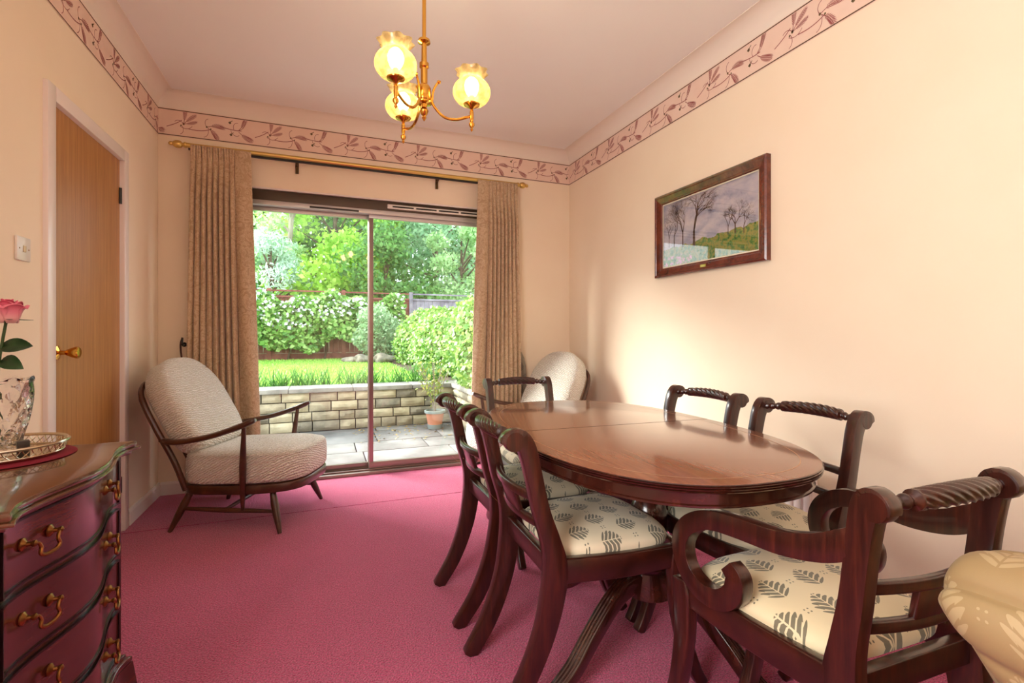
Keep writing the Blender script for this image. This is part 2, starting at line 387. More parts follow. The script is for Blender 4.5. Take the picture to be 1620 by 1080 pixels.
# skirting boards
def skirt(name,ax,fixed,a,b,sgn):
    pr=[(0,0),(.016,0),(.016,.075),(.008,.09),(0,.09)]; poly=[(fixed+sgn*p,q) for p,q in pr]
    return MB().extrude(poly,ax,a,b).build(name,WHITE,smooth=False)
for n,a in (('baseboard_left',('y',L,DY1+.07,B,1)),('baseboard_left_near',('y',L,REAR,DY0-.07,1)),('baseboard_right',('y',R,REAR,B,-1)),('baseboard_back',('x',B,L+.016,WX0-.02,-1)),('baseboard_corner',('x',B,WX1+.02,R-.016,-1))): st(skirt(n,*a))
# wooden flush door in its white frame
dr=st(box('door_1',(L-.05,L-.008,DY0+.012,DY1-.012,.006,DZ-.01),DOORW),'flush golden brown wooden door with brass knob')
m=MB(); 
for y0,y1,z0,z1 in ((DY0-.055,DY0+.012,0,DZ+.055),(DY1-.012,DY1+.05,0,DZ+.055),(DY0+.012,DY1-.012,DZ-.01,DZ+.055)): m.box(L-.12,L+.018,y0,y1,z0,z1)
st(m.build('trim_7',WHITE,bevel=.005),'white painted frame around the wooden door')
ky=2.66
k=MB().lathe([(.030,0),(.031,.004),(.022,.008),(.010,.011),(.009,.030),(.014,.036),(.021,.052),(.026,.066),(.026,.074),(.021,.078),(.004,.079)],(L-.008,ky,1.036),20,axis='x').build('door_knob',BRASS,dr)
MB().tube([(L-.004,DY1-.014,1.85),(L-.004,DY1-.014,1.94)],.009,8).build('hinge',BLACK,dr)
MB().tube([(L-.004,DY1-.014,.22),(L-.004,DY1-.014,.31)],.009,8).build('hinge',BLACK,dr)
# light switch
t=thing('light_switch','white square rocker light switch beside the wooden door','switch',(L,2.378,1.439))
box('plate',(.0,.009,-.045,.045,-.045,.045),PLASTIC,t,bevel=.003)
MB().box(.009,.0125,-.0075,.0075,-.012,.012).build('rocker',plain('rocker_gold',rgb(222,200,150),.3),t,bevel=.0015)
for s in (-1,1): MB().lathe([(.003,.0088),(.003,.0098)],(0,s*.03,0),10,axis='x').build('screw',BRASSA,t)
# sliding patio door -------------------------------------------------------------
wd=bpy.data.objects.new('window_1',None); COL.objects.link(wd); st(wd,'bronze aluminium sliding glass door to the garden')
GT=2.075
def bx(nm,a,mt,p=wd,bv=.003): return box(nm,a,mt,p,bevel=bv)
bx('header',(WX0,WX1,B+.02,B+.13,GT+.035,WZ1-.012),ALUD)
bx('head_rail',(WX0,WX1,B+.01,B+.14,GT,GT+.035),ALUL)
bx('reveal_bead',(WX0,WX1,B-.006,B+.02,WZ1-.012,WZ1),WHITE)
bx('jamb',(WX0,WX0+.05,B+.02,B+.14,0,GT),ALU); bx('jamb',(WX1-.05,WX1,B+.02,B+.14,0,GT),ALU)
bx('threshold',(WX0,WX1,B-.02,B+.15,-.02,.022),ALU); bx('track',(WX0,WX1,B+.02,B+.04,.022,.034),ALU); bx('track',(WX0,WX1,B+.085,B+.105,.022,.034),ALU)
MX=.357
def sash(x0,x1,y,nm,bot):
    s=bpy.data.objects.new(nm,None); COL.objects.link(s); s.parent=wd
    f=.034
    bx('bottom_rail',(x0,x1,y-.015,y+.015,.034,bot),ALU,s); bx('top_rail',(x0,x1,y-.015,y+.015,GT-.03,GT),ALUL,s)
    bx('stile',(x0,x0+f,y-.015,y+.015,bot,GT-.03),ALU,s); bx('stile',(x1-f,x1,y-.015,y+.015,bot,GT-.03),ALU,s)
    MB().box(x0+f,x1-f,y-.003,y+.003,bot,GT-.03).build('pane',PANE,s,smooth=False)
sash(WX0+.05,MX+.012,B+.095,'fixed_sash',.075); sash(MX-.018,WX1-.05,B+.045,'sliding_sash',.085)
v=ony(617,322,B); v2=ony(760,340,B)
vt=bx('trickle_vent',(.48,1.30,B-.002,B+.02,2.128,2.162),PLASTIC)
for k in range(4): box('slot',(.52+.19*k,.69+.19*k,B-.004,B-.001,2.139,2.151),BLACK,wd)
bx('trickle_vent',(-.1,.26,B+.0,B+.02,GT+.005,GT+.018),BLACK)
# added side window, out of view, made to go with the fill light
rw=bpy.data.objects.new('added_window_2',None); COL.objects.link(rw); st(rw,'added white framed side window out of view, by the fill light')
for a in ((SY0,SY0+.06,SZ0,SZ1),(SY1-.06,SY1,SZ0,SZ1),(SY0+.06,SY1-.06,SZ0,SZ0+.06),(SY0+.06,SY1-.06,SZ1-.06,SZ1),(-.08,-.02,SZ0+.06,SZ1-.06)): box('frame_bar',(L-.16,L-.10,)+a,WHITE,rw)
MB().add([(L-.13,SY0,SZ0),(L-.13,SY1,SZ0),(L-.13,SY1,SZ1),(L-.13,SY0,SZ1)],[(0,1,2,3)]).build('pane',PANE,rw,smooth=False)
# ---------------------------------------------------------------- curtain rod and curtains
RY=B-.10
p1=ony(295,229,RY); p2=ony(818,292.5,RY); RZ=(p1[2]+p2[2])/2; rx0,rx1=p1[0],p2[0]
t=thing('curtain_rod','pale brass curtain pole with turned finials above the sliding door','curtain rod',((rx0+rx1)/2,RY,RZ))
hw=(rx1-rx0)/2
MB().tube([(-hw,0,0),(hw,0,0)],.016,14).build('rod',BRASSL,t)
MB().box(-hw+.01,hw-.01,.002,.014,-.03,-.014).build('glide_track',BLACK,t,smooth=False)
fp=[(.017,0),(.020,.004),(.020,.012),(.013,.016),(.013,.024),(.021,.03),(.026,.045),(.026,.06),(.018,.074),(.012,.08),(.014,.086),(.014,.096),(.006,.104),(.001,.106)]
for s in (-1,1): MB().lathe([(r,s*(hw+h)) for r,h in fp],(0,0,0),16,axis='x').build('finial',BRASSL,t)
for px,py in ((470,256),(691,281)):
    q=ony(px,py+8,B-.01); xx=q[0]-t.location.x
    m=MB().box(xx-.011,xx+.011,.085,.097,-.085,.0); m.tube([(xx,.09,-.03),(xx,.03,-.028),(xx,.008,-.016)],.006,8); m.build('bracket',BLACK if 0 else plain('bracket_bronze',rgb(84,62,34),.4,metal=.7),t)
def curtain(name,label,xt0,xt1,xb0,xb1,flat,nfold):
    top,bot=RZ-.002,.025; nu,nv=160,44; vs=[];fs=[]
    for j in range(nv+1):
        tj=(j/nv)**1.6 if j<nv else 1.; z=top+(bot-top)*tj; dz=top-z
        x0=xt0+(xb0-xt0)*min(1,dz/2.0); x1=xt1+(xb1-xt1)*min(1,dz/2.0)
        for i in range(nu+1):
            u=i/nu; uf=u if flat>0 else 1-u     # flat panel at u -> 1
            fr_=.72
            if uf<fr_:
                a=uf/fr_*nfold; s=abs(math.sin(PI*a))**.6
                if dz<.09: A=.020+.010*(1-dz/.09); s=.5*s+.5*abs(math.sin(2*PI*a))**.6
                elif dz<.13: A=.016
                else: A=.016+.034*min(1,(dz-.13)/.22)
                wob=.006*math.sin(7*a+2.5*z)*min(1,dz)
                y=-A*s+wob
            else:
                w=(uf-fr_)/(1-fr_); y=-.012-.028*math.sin(PI*w*.9)*min(1,dz/.3+.3)+.012*math.sin(2.2*z+5*w)*min(1,dz/.5)
            vs.append((x0+(x1-x0)*u,RY-.004+y,z))
    for j in range(nv):
        for i in range(nu):
            a=j*(nu+1)+i; fs.append((a,a+1,a+nu+2,a+nu+1))
    cx,cy=(xt0+xt1)/2,RY
    vs=[(x-cx,y-cy,z-bot) for x,y,z in vs]
    o=MB().add(vs,fs).build(name,DAMASK,None,angle=180); o.location=(cx,cy,bot)
    so=o.modifiers.new('t','SOLIDIFY'); so.thickness=.003; so.offset=1
    return tag(o,label,'curtain','damask curtains of the sliding door')
def cx(px,py): return ony(px,py,RY-.02)[0]
curtain('curtain','beige damask curtain hanging behind the armchair next to the wooden door',cx(301,238),cx(397,246),cx(293,640),cx(412,640),1,8)
curtain('curtain','beige damask curtain hanging behind the dining table next to the room corner',cx(756,291),cx(819,297),cx(745,600),cx(825,600),-1,8)
hk=ony(290,545,B-.03); t=thing('tieback_hook','small dark curtain tieback hook on the wall beside the armchair curtain','hook',(hk[0],B,hk[2]))
MB().lathe([(.016,-.001),(.016,-.006)],(0,0,0),14,axis='y').build('plate',BLACK,t)
MB().tube(cr([(0,-.005,0),(0,-.05,-.002),(0,-.058,.02),(0,-.05,.045)],5),.006,8).build('hook',BLACK,t)
MB().tube(cr([(.0,-.054,.05),(-.012,-.05,0),(-.008,-.045,-.08),(.004,-.05,-.12)],5),.006,8).build('cord',ELM,t)
# ---------------------------------------------------------------- picture
pt=thing('framed_picture','mahogany framed landscape print with bare trees on the right wall','picture',(R,(2.715+1.822)/2,1.765))
PW,PH=.893/2,.545/2
def frame_ring(m,w0,h0,w1,h1,d0,d1):   # mitred ring, outer (w0,h0) at depth d0 to inner (w1,h1) at depth d1
    o=[(-w0,-h0),(w0,-h0),(w0,h0),(-w0,h0)]; i=[(-w1,-h1),(w1,-h1),(w1,h1),(-w1,h1)]
    vs=[(-d0,a,b) for a,b in o]+[(-d1,a,b) for a,b in i]; m.add(vs,[(k,(k+1)%4,4+(k+1)%4,4+k) for k in range(4)])
m=MB(); prof=[(0,.0),(0,.030),(.008,.036),(.014,.034),(.018,.030),(.045,.020),(.05,.022),(.056,.020),(.060,.014),(.062,.006)]
for (a,d),(b,e) in zip(prof,prof[1:]): frame_ring(m,PW-a,PH-a,PW-b,PH-b,d,e)
m.build('frame',wood('frame_wood',rgb(66,24,14),rgb(104,42,24),rgb(130,60,36),(10,10,10),.25,.4),pt,angle=20)
m=MB(); frame_ring(m,PW-.060,PH-.060,PW-.067,PH-.067,.011,.0105); m.build('slip',plain('gilt_slip',rgb(236,226,200),.4),pt,smooth=False)
def paint():
    M=Mat('painting_print',(.5,.5,.5,1),.6); v=M.coords(); x,y,z=M.xyz(v)
    n=X(M.nt,M.noise(M.coords(scale=(1,5,9)),2,5)); n2=X(M.nt,M.noise(M.coords(),38,4,.7)); n3=X(M.nt,M.noise(M.coords(scale=(1,4,4)),3,3))
    sky=M.ramp(n,[(.3,rgb(150,152,172)),(.5,rgb(186,180,190)),(.7,rgb(206,196,196))])
    land=M.ramp(n2,[(.3,rgb(44,84,40)),(.45,rgb(96,138,62)),(.55,rgb(166,150,70)),(.68,rgb(86,128,78)),(.8,rgb(196,180,130))])
    hor=z.lt((n3-.5)*.07+(y*-.05)-.075)
    c=M.mix(hor,sky,land)
    fl_=(z.lt(-.14))*(y.gt(.12))*n2.gt(.55)
    c=M.mix(fl_,c,rgb(206,140,176)); M.color(c); return M.m
MB().add([(-.004,-PW+.05,-PH+.05),(-.004,PW-.05,-PH+.05),(-.004,PW-.05,PH-.05),(-.004,-PW+.05,PH-.05)],[(0,1,2,3)]).build('print',paint(),pt,smooth=False)
def tree2d(m,y,z,a,ln,w,dep,rr):
    y2,z2=y+math.cos(a)*ln,z+math.sin(a)*ln; w2=w*.74; uy,uz=-math.sin(a),math.cos(a)
    y2=min(max(y2,-PW+.07),PW-.07); z2=min(z2,PH-.072)
    m.add([(-.0046,y-uy*w,z-uz*w),(-.0046,y+uy*w,z+uz*w),(-.0046,y2+uy*w2,z2+uz*w2),(-.0046,y2-uy*w2,z2-uz*w2)],[(0,1,2,3)])
    if dep==0: return
    for k in range(rr.choice((2,3))): tree2d(m,y2,z2,a+rr.uniform(-.85,.85),ln*rr.uniform(.68,.9),w2*.78,dep-1,rr)
rr=random.Random(3); m=MB()
for y,z,l,w,d in ((.10,-.11,.10,.011,7),(.20,-.10,.09,.006,6),(.28,-.09,.075,.005,6),(.33,-.08,.05,.003,4),(-.22,-.09,.05,.005,6),(-.17,-.09,.045,.003,4),(-.28,-.10,.04,.003,4)): tree2d(m,y,z,PI/2,l,w,d,rr)
m.build('tree_print',plain('tree_ink',rgb(84,58,40),.6),pt,smooth=False)
MB().box(-.0105,-.0085,-PW+.062,PW-.062,-PH+.062,PH-.062).build('glass',PICGLASS,pt,smooth=False)
MB().box(-.029,-.024,-.022,.022,-PH+.022,-PH+.038).build('name_plate',plain('plate_brass',rgb(190,180,90),.3,metal=.6),pt,bevel=.001)
# ---------------------------------------------------------------- chandelier
CZ=1.9*math.cos(0); hub=ony(671,148,1.85); hx,hy,hz=hub
t=thing('chandelier','brass three arm chandelier with frilled amber glass shades hanging from the ceiling','chandelier',(hx,hy,CEIL))
dz0=hz-CEIL
MB().tube([(0,0,0),(0,0,dz0+.20)],.0075,12).build('rod',BRASS,t)
MB().lathe([(.055,0),(.055,-.008),(.045,-.02),(.02,-.03),(.012,-.05)],(0,0,0),24).build('ceiling_rose',BRASS,t)
MB().lathe([(.008,.21),(.022,.205),(.024,.195),(.010,.19),(.011,.12),(.018,.115),(.018,.10),(.013,.095),(.013,.035),(.020,.03),(.026,.02),(.027,-.02),(.022,-.028),(.030,-.034),(.030,-.038),(.012,-.042),(.010,-.055),(.017,-.066),(.012,-.08),(.006,-.085),(.009,-.093),(.002,-.105)],(0,0,dz0),20).build('central_stem',BRASS,t)
def shade_mat():
    m=bpy.data.materials.new('amber_frosted_glass'); m.use_nodes=True; nt=m.node_tree; nt.nodes.clear(); n=nt.nodes.new
    o=n('ShaderNodeOutputMaterial'); tr=n('ShaderNodeBsdfTransparent'); tl=n('ShaderNodeBsdfTranslucent'); df=n('ShaderNodeBsdfDiffuse'); gl=n('ShaderNodeBsdfGlossy'); gl.inputs['Roughness'].default_value=.15
    tr.inputs[0].default_value=(1,.88,.58,1); df.inputs[0].default_value=(.62,.48,.24,1)
    no=n('ShaderNodeTexNoise'); no.inputs['Scale'].default_value=55; no.inputs['Detail'].default_value=2; rp=n('ShaderNodeValToRGB'); rp.color_ramp.elements[0].position=.42; rp.color_ramp.elements[0].color=(.16,.105,.035,1); rp.color_ramp.elements[1].position=.56; rp.color_ramp.elements[1].color=(.24,.175,.075,1)
    tc=n('ShaderNodeTexCoord'); nt.links.new(tc.outputs['Object'],no.inputs['Vector']); nt.links.new(no.outputs[0],rp.inputs[0]); nt.links.new(rp.outputs[0],tl.inputs[0])
    a=n('ShaderNodeMixShader'); b=n('ShaderNodeMixShader'); c=n('ShaderNodeMixShader'); a.inputs[0].default_value=.70; b.inputs[0].default_value=.10; c.inputs[0].default_value=.06
    nt.links.new(tr.outputs[0],a.inputs[1]); nt.links.new(tl.outputs[0],a.inputs[2]); nt.links.new(a.outputs[0],b.inputs[1]); nt.links.new(df.outputs[0],b.inputs[2]); nt.links.new(b.outputs[0],c.inputs[1]); nt.links.new(gl.outputs[0],c.inputs[2]); nt.links.new(c.outputs[0],o.inputs[0]); return m
SHADE=shade_mat(); BULB=emis('bulb_glow',(1,.80,.50,1),70)
AR=.182
for an in (8,128,248):
    a=math.radians(an)-YAW+math.radians(0)
    ca,sa=math.cos(a),math.sin(a)
    def q(r,z): return (ca*r,sa*r,dz0+z)
    arm=MB().tube([q(*p) for p in cr([(.024,-.015),(.04,-.05),(.075,-.085),(.12,-.093),(.165,-.08),(AR,-.075)],6)],.0052,8).build('arm',BRASS,t)
    MB().tube([q(*p) for p in cr([(.03,-.03),(.034,.01),(.048,.04),(.062,.052)],5)],[.0045]*12+[.007,.008,.006,.003][:4],8).build('leaf_scroll',BRASS,arm)
    g=MB().lathe([(.002,-.135),(.006,-.128),(.004,-.122),(.011,-.112),(.011,-.104),(.006,-.098),(.008,-.085),(.008,-.06),(.005,-.05),(.012,-.042),(.030,-.034),(.032,-.030)],q(AR,0)[:2]+(dz0,),18).build('cup',BRASS,t)
    prof=[(.022,-.032),(.048,-.025),(.067,-.006),(.073,.018),(.067,.040),(.052,.056),(.043,.063),(.042,.069),(.048,.078),(.056,.088),(.061,.096)]
    prof=[(c_[0],c_[1]) for c_ in cr(prof,3)]
    nn=48; fr=lambda ang,i,r:r*(1+ (max(0,(i-22)/8)**1.3)*.10*math.cos(8*ang))
    sh=MB().lathe(prof,q(AR,0)[:2]+(dz0,),nn,fr,cap=False).build('glass_shade',SHADE,t,angle=180)
    MB().lathe([(.011,-.03),(.011,.005)],q(AR,0)[:2]+(dz0,),12).build('lamp_holder',PLASTIC,t)
    MB().lathe([(.012,.003),(.020,.012),(.027,.030),(.028,.045),(.023,.060),(.012,.072),(.002,.075)],q(AR,0)[:2]+(dz0,),14).build('bulb',BULB,t,angle=180)
# ================================================================ DINING TABLE
TZ=.755; tcx,tcy=1.075,1.625; TA,TB=.457,.752
def sup(a,b,n=2.5,k=96):
    out=[]
    for i in range(k):
        th=2*PI*i/k; c,s=math.cos(th),math.sin(th); out.append((a*math.copysign(abs(c)**(2/n),c),b*math.copysign(abs(s)**(2/n),s)))
    return out
tb=thing('dining_table','oval polished mahogany pedestal dining table with reeded edge','table',(tcx,tcy,0),math.radians(-3))
def ring_solid(prof,clip=None):
    # stacked superellipse rings; prof = (inset, z); clip: keep y>0 or y<0 half for the two leaves
    m=MB(); K=96; rows=[]
    for ins,z in prof: rows.append([(x,y,z) for x,y in sup(TA-ins,TB-ins,2.5,K)])
    vs=[p for r in rows for p in r]; n=len(rows)
    fs=[(i*K+k,i*K+(k+1)%K,(i+1)*K+(k+1)%K,(i+1)*K+k) for i in range(n-1) for k in range(K)]
    fs+=[tuple(range(K))[::-1],tuple(range((n-1)*K,n*K))]
    m.add(vs,fs); return m
edge=[(i_,TZ+(z_-TZ)*.52) for i_,z_ in [(.012,TZ-.046),(.004,TZ-.044),(.001,TZ-.038),(.005,TZ-.033),(.0,TZ-.029),(-.001,TZ-.025),(.005,TZ-.021),(.0,TZ-.017),(-.001,TZ-.013),(.004,TZ-.009),(.001,TZ-.006),(.003,TZ-.002),(.007,TZ)]]
SEAMY=0.02
for sg in (-1,1):
    o=ring_solid(edge).build('leaf',TABLE,tb,angle=30)
    bm=bmesh.new(); bm.from_mesh(o.data)
    r=bmesh.ops.bisect_plane(bm,geom=bm.verts[:]+bm.edges[:]+bm.faces[:],plane_co=(0,SEAMY+sg*.0025,0),plane_no=(0,sg,0),clear_inner=True)
    bmesh.ops.holes_fill(bm,edges=[e for e in bm.edges if e.is_boundary]); bm.to_mesh(o.data); bm.free()
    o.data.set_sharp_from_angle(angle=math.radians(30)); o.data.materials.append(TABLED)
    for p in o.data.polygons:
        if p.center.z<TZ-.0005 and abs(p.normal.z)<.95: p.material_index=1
m=MB()
ou,inn=sup(TA-.052,TB-.052,2.5,96),sup(TA-.0545,TB-.0545,2.5,96)
m.add([(x,y,TZ+.0004) for x,y in ou]+[(x,y,TZ+.0004) for x,y in inn],[(k,(k+1)%96,96+(k+1)%96,96+k) for k in range(96)]); m.build('inlay_line',INLAY,tb,smooth=False)
ring_solid([(.024,TZ-.064),(.018,TZ-.063),(.018,TZ-.058),(.022,TZ-.055),(.022,TZ-.0242),(.022,TZ-.024)]).build('apron',TABLED,tb,angle=30)
PX,PY=.03,-.17
MB().lathe([(.10,TZ-.064),(.10,TZ-.10),(.08,TZ-.13),(.06,TZ-.15),(.055,.55),(.045,.53),(.062,.50),(.066,.47),(.062,.40),(.052,.385),(.072,.375),(.078,.36),(.072,.345),(.06,.335),(.085,.32),(.092,.30),(.085,.285),(.07,.275),(.075,.25),(.085,.19),(.06,.175),(.02,.17)][::-1],(PX,PY,0),28).build('pedestal',TABLED,tb,angle=40)
for an in (20,110,200,290):
    a=math.radians(an); path=[(.05,.235,.032),(.12,.245,.030),(.20,.215,.027),(.30,.14,.024),(.38,.07,.021),(.455,.03,.018)]
    m=plank(path,.05,0,6)
    m.xform(lambda x,y,z:(PX+x*math.cos(a)-y*math.sin(a),PY+x*math.sin(a)+y*math.cos(a),z))
    lg=m.build('leg',TABLED,tb,bevel=.006,angle=50)
    for s in (-.012,.0,.012):
        q=cr(path,6); pts=[]
        for i,p in enumerate(q):
            tt=q[min(i+1,len(q)-1)]-q[max(i-1,0)]; l=math.hypot(tt[0],tt[1]); pts.append((p[0]-tt[1]/l*p[2],s,p[1]+tt[0]/l*p[2]))
        MB().tube([(PX+x*math.cos(a)-y*math.sin(a),PY+x*math.sin(a)+y*math.cos(a),z) for x,y,z in pts],.0048,6).build('reed',TABLED,lg)
    c=MB().lathe([(.020,.0),(.022,.01),(.022,.035),(.016,.045)],(PX+.46*math.cos(a),PY+.46*math.sin(a),0),12).build('caster_cap',BRASSA,tb)
# ================================================================ DINING CHAIRS (rope-back, sabre legs)
SH=.455
def rope_rail(w,parent,z,xb,bow=.028):
    # beaded ends, fat twisted middle; bowed backwards along the rail
    n=48; M_=150; vs=[]; hw=w/2
    for i in range(M_+1):
        s=-1+2*i/M_; d=abs(s)
        if d<.62: r=.0205*(1-.10*(s/.62)**2)
        elif d<.66: r=.0195
        elif d<.69: r=.011
        else:
            e=(d-.69)/.31; r=.0085+.006*abs(math.sin(PI*e*2.5))*(1-.3*e)
        for k in range(n):
            a=2*PI*k/n; rr=r
            if d<.62: rr=r*(1+.085*math.sin(8*a+ s*hw*230))
            off=(1-s*s)
            vs.append((xb-bow*off+rr*math.cos(a),s*hw,z+.012*off+rr*math.sin(a)*1.05))
    fs=[(i*n+k,i*n+(k+1)%n,(i+1)*n+(k+1)%n,(i+1)*n+k) for i in range(M_) for k in range(n)]
    return MB().add(vs,fs).build('rope_rail',MAHOG,parent,angle=70)
def bow_rail(x,z,w,h,th,bow,n=14):
    m=MB(); vs=[]
    for i in range(n+1):
        s=-1+2*i/n; xx=x-bow*(1-s*s)
        for a,b in ((-th/2,-h/2),(th/2,-h/2),(th/2,h/2),(-th/2,h/2)): vs.append((xx+a,s*w/2,z+b))
    fs=[(4*i+k,4*i+(k+1)%4,4*i+4+(k+1)%4,4*i+4+k) for i in range(n) for k in range(4)]+[(0,1,2,3),(4*n+3,4*n+2,4*n+1,4*n)]
    return m.add(vs,fs)
def seat_pad(wb,wf,dp,x0,fab,parent,z=SH,puff=.03):
    # drop-in pad: rounded rectangle, domed
    m=MB(); K=64; rows=[(1.0,0),(1.012,.012),(1.0,.024),(.95,.034),(.82,.034+puff*.45),(.55,.034+puff*.8),(.25,.034+puff),(0.02,.034+puff*1.03)]
    base=[]
    for i in range(K):
        th=2*PI*i/K; c,s=math.cos(th),math.sin(th); e=2/4.5
        u=math.copysign(abs(c)**e,c); v=math.copysign(abs(s)**e,s)
        base.append((u,v))
    for f,h in rows:
        for u,v in base:
            x=x0+dp/2+u*f*dp/2; tt=(u*f+1)/2; w=wb+(wf-wb)*tt; bowf=.02*(1-v*v)*(u*f>0)*abs(u*f); m.v.append((x+bowf,v*f*w/2,z+h-.01))
    n=len(rows); m.f=[(i*K+k,i*K+(k+1)%K,(i+1)*K+(k+1)%K,(i+1)*K+k) for i in range(n-1) for k in range(K)]+[tuple(range(K))[::-1],tuple(range((n-1)*K,n*K))]
    return m.build('seat',fab,parent,angle=60)
POST=[(-.150,.787,.020),(-.140,.802,.026),(-.112,.806,.027),(-.088,.775,.025),(-.068,.70,.023),(-.045,.60,.0235),(-.015,.51,.027),(.0,.44,.034),(-.004,.36,.035),(-.03,.24,.031),(-.085,.11,.027),(-.16,0.,.022)]
def make_chair(label,fab,w=.385,arms=False,name='dining_chair',wf=.45,dp=.42,k=1.):
    P_=[(x*(k if z>.44 else 1),z,h) for x,z,h in POST]
    t=thing(name,label,'chair',group=None)
    for s in (-1,1):
        yf=lambda x,z:-s*.028*max(0,(.40-z)/.40)
        p=plank(P_,.034,s*w/2,6,yfun=yf).build('back_post',MAHOGV,t,bevel=.006,angle=50)
        MB().lathe([(.027,-.0175),(.029,-.012),(.029,.012),(.027,.0175)],(-.128*k,s*w/2,.800),18,axis='y').build('scroll_end',MAHOGV,p,angle=50)
        # side rail and front sabre leg
        m=plank([(.0,SH-.035,.034),(.12,SH-.040,.036),(.25,SH-.042,.036),(dp,SH-.036,.033)],.028,0,5)
        m.xform(lambda x,y,z:(x,y+s*(w/2+(wf-w)/2*max(0,x)/dp),z)); m.build('side_rail',MAHOG,t,bevel=.004,angle=50)
        m=plank([(dp-.005,SH-.005,.026),(dp-.012,SH-.06,.030),(dp-.012,SH-.16,.027),(dp+.012,.16,.023),(dp+.05,.06,.020),(dp+.085,0,.018)],.034,s*(wf/2-.0),6)
        lg=m.build('front_leg',MAHOGV,t,bevel=.005,angle=50)
        for q in (-.008,.008):
            pts=[(x+.024-.006*(1-min(1,z/.3)),s*wf/2+q,z) for x,z in ((dp-.012,SH-.07),(dp-.010,SH-.16),(dp+.012,.16),(dp+.048,.06))]
            MB().tube(cr(pts,5),.005,6).build('reed',MAHOGV,lg)
    m=bow_rail(dp-.005,SH-.036,wf-.03,.062,.026,-.02); m.build('front_rail',MAHOG,t,bevel=.003,angle=50)
    bow_rail(0,SH-.036,w-.03,.058,.026,0).build('rear_rail',MAHOG,t,bevel=.003,angle=50)
    rope_rail(w-.03,t,.800,-.118*k)
    u=bow_rail(-.048*k,.628,w-.03,.026,.018,.030).build('back_rail',MAHOG,t,bevel=.005,angle=50)
    bow_rail(-.022*k,.545,w-.03,.026,.018,.030).build('back_rail',MAHOG,t,bevel=.005,angle=50)
    sp=MB()
    vs=[];n=6
    for i in range(n+1):
        y=-.062+.124*i/n; b=.030*(1-(y/(w/2))**2)
        for dx in (-.007,.007):
            vs+= [(-.024*k-b+dx,y,.552),(-.046*k-b+dx,y,.622)]
    fs=[]
    for i in range(n):
        a,b=4*i,4*i+4; fs+=[(a,b,b+1,a+1),(a+2,a+3,b+3,b+2),(a+1,b+1,b+3,a+3),(a,a+2,b+2,b)]
    fs+=[(0,1,3,2),(4*n,4*n+2,4*n+3,4*n+1)]
    spl=sp.add(vs,fs).build('splat',MAHOG,t,bevel=.002,angle=50)
    im=MB()
    def ip(y,z): b=.030*(1-(y/(w/2))**2); return (k*(-.024-.022*(z-.552)/.07)-b+.0079,y,z)
    def diam(y,z,a,b,ro=0):
        im.add([ip(y+a*math.cos(ro),z+a*math.sin(ro)),ip(y-b*math.sin(ro),z+b*math.cos(ro)),ip(y-a*math.cos(ro),z-a*math.sin(ro)),ip(y+b*math.sin(ro),z-b*math.cos(ro))],[(0,1,2,3)])
    zc=.587
    for k in range(4): diam(.0095*math.cos(k*PI/2),zc+.0095*math.sin(k*PI/2),.008,.004,k*PI/2)
    for s in (-1,1):
        diam(s*.027,zc,.010,.0025); diam(s*.040,zc,.006,.006)
        for g in (-1,1): diam(s*.034,zc+g*.009,.008,.0025,g*s*.8); diam(s*.047,zc+g*.007,.007,.002,g*s*.9); diam(s*.02,zc+g*.006,.006,.002,-g*s*.8)
    im.build('brass_inlay',BRASSI,spl,smooth=False)['kind']='stuff'
    seat_pad(w-.01,wf-.012,dp-.02,.018,fab,t)
    if arms:
        for s in (-1,1):
            path=[(-.040,.738,.020),(-.012,.712,.028),(.04,.684,.028),(.12,.664,.025),(.22,.660,.024),(.31,.648,.024),(.375,.61,.024),(.402,.555,.024),(.385,.495,.023),(.335,.460,.024),(.275,.463,.025),(.235,.495,.025),(.228,.535,.024),(.25,.558,.018)]
            m=plank(path,.0335,0,6); m.xform(lambda x,y,z:(x,y+s*(w/2+.016*min(1,max(0,x)/.2)+(wf-w)/2*max(0,x)/dp),z))
            m.build('arm',MAHOGV,t,bevel=.006,angle=50)
    return t
GRP='rope-back dining chairs around the oval table'
ch=make_chair('rope-back mahogany chair in the row opposite the wall side, nearer the sliding door',SEAT)
ch['group']=GRP
# left row (backs towards the open carpet)
ch.scale=(1,1,1.02); ch.location=(.635,1.96,0); ch.rotation_euler=(0,0,math.radians(0))
dup(ch,(.630,1.46,0),math.radians(-1),'rope-back mahogany chair in the row opposite the wall side, next to the carver armchair')
# wall side
dup(ch,(1.615,1.315,0),PI+math.radians(2),'rope-back mahogany chair with brass inlay between table and picture wall, next to the carver armchair')
dup(ch,(1.605,1.84,0),PI+math.radians(3),'rope-back mahogany chair between table and picture wall, nearer the room corner')
# far end
dup(ch,(1.105,2.625,0),-PI/2,'rope-back mahogany chair at the end of the table facing away from the sliding door')
cv=make_chair('carver armchair with scrolled mahogany arms and cream leaf seat at the table end',SEATC,.39,True,'carver_chair',.475,.425,.5)
cv.location=(1.15,.645,0); cv.rotation_euler=(0,0,math.radians(88.5))
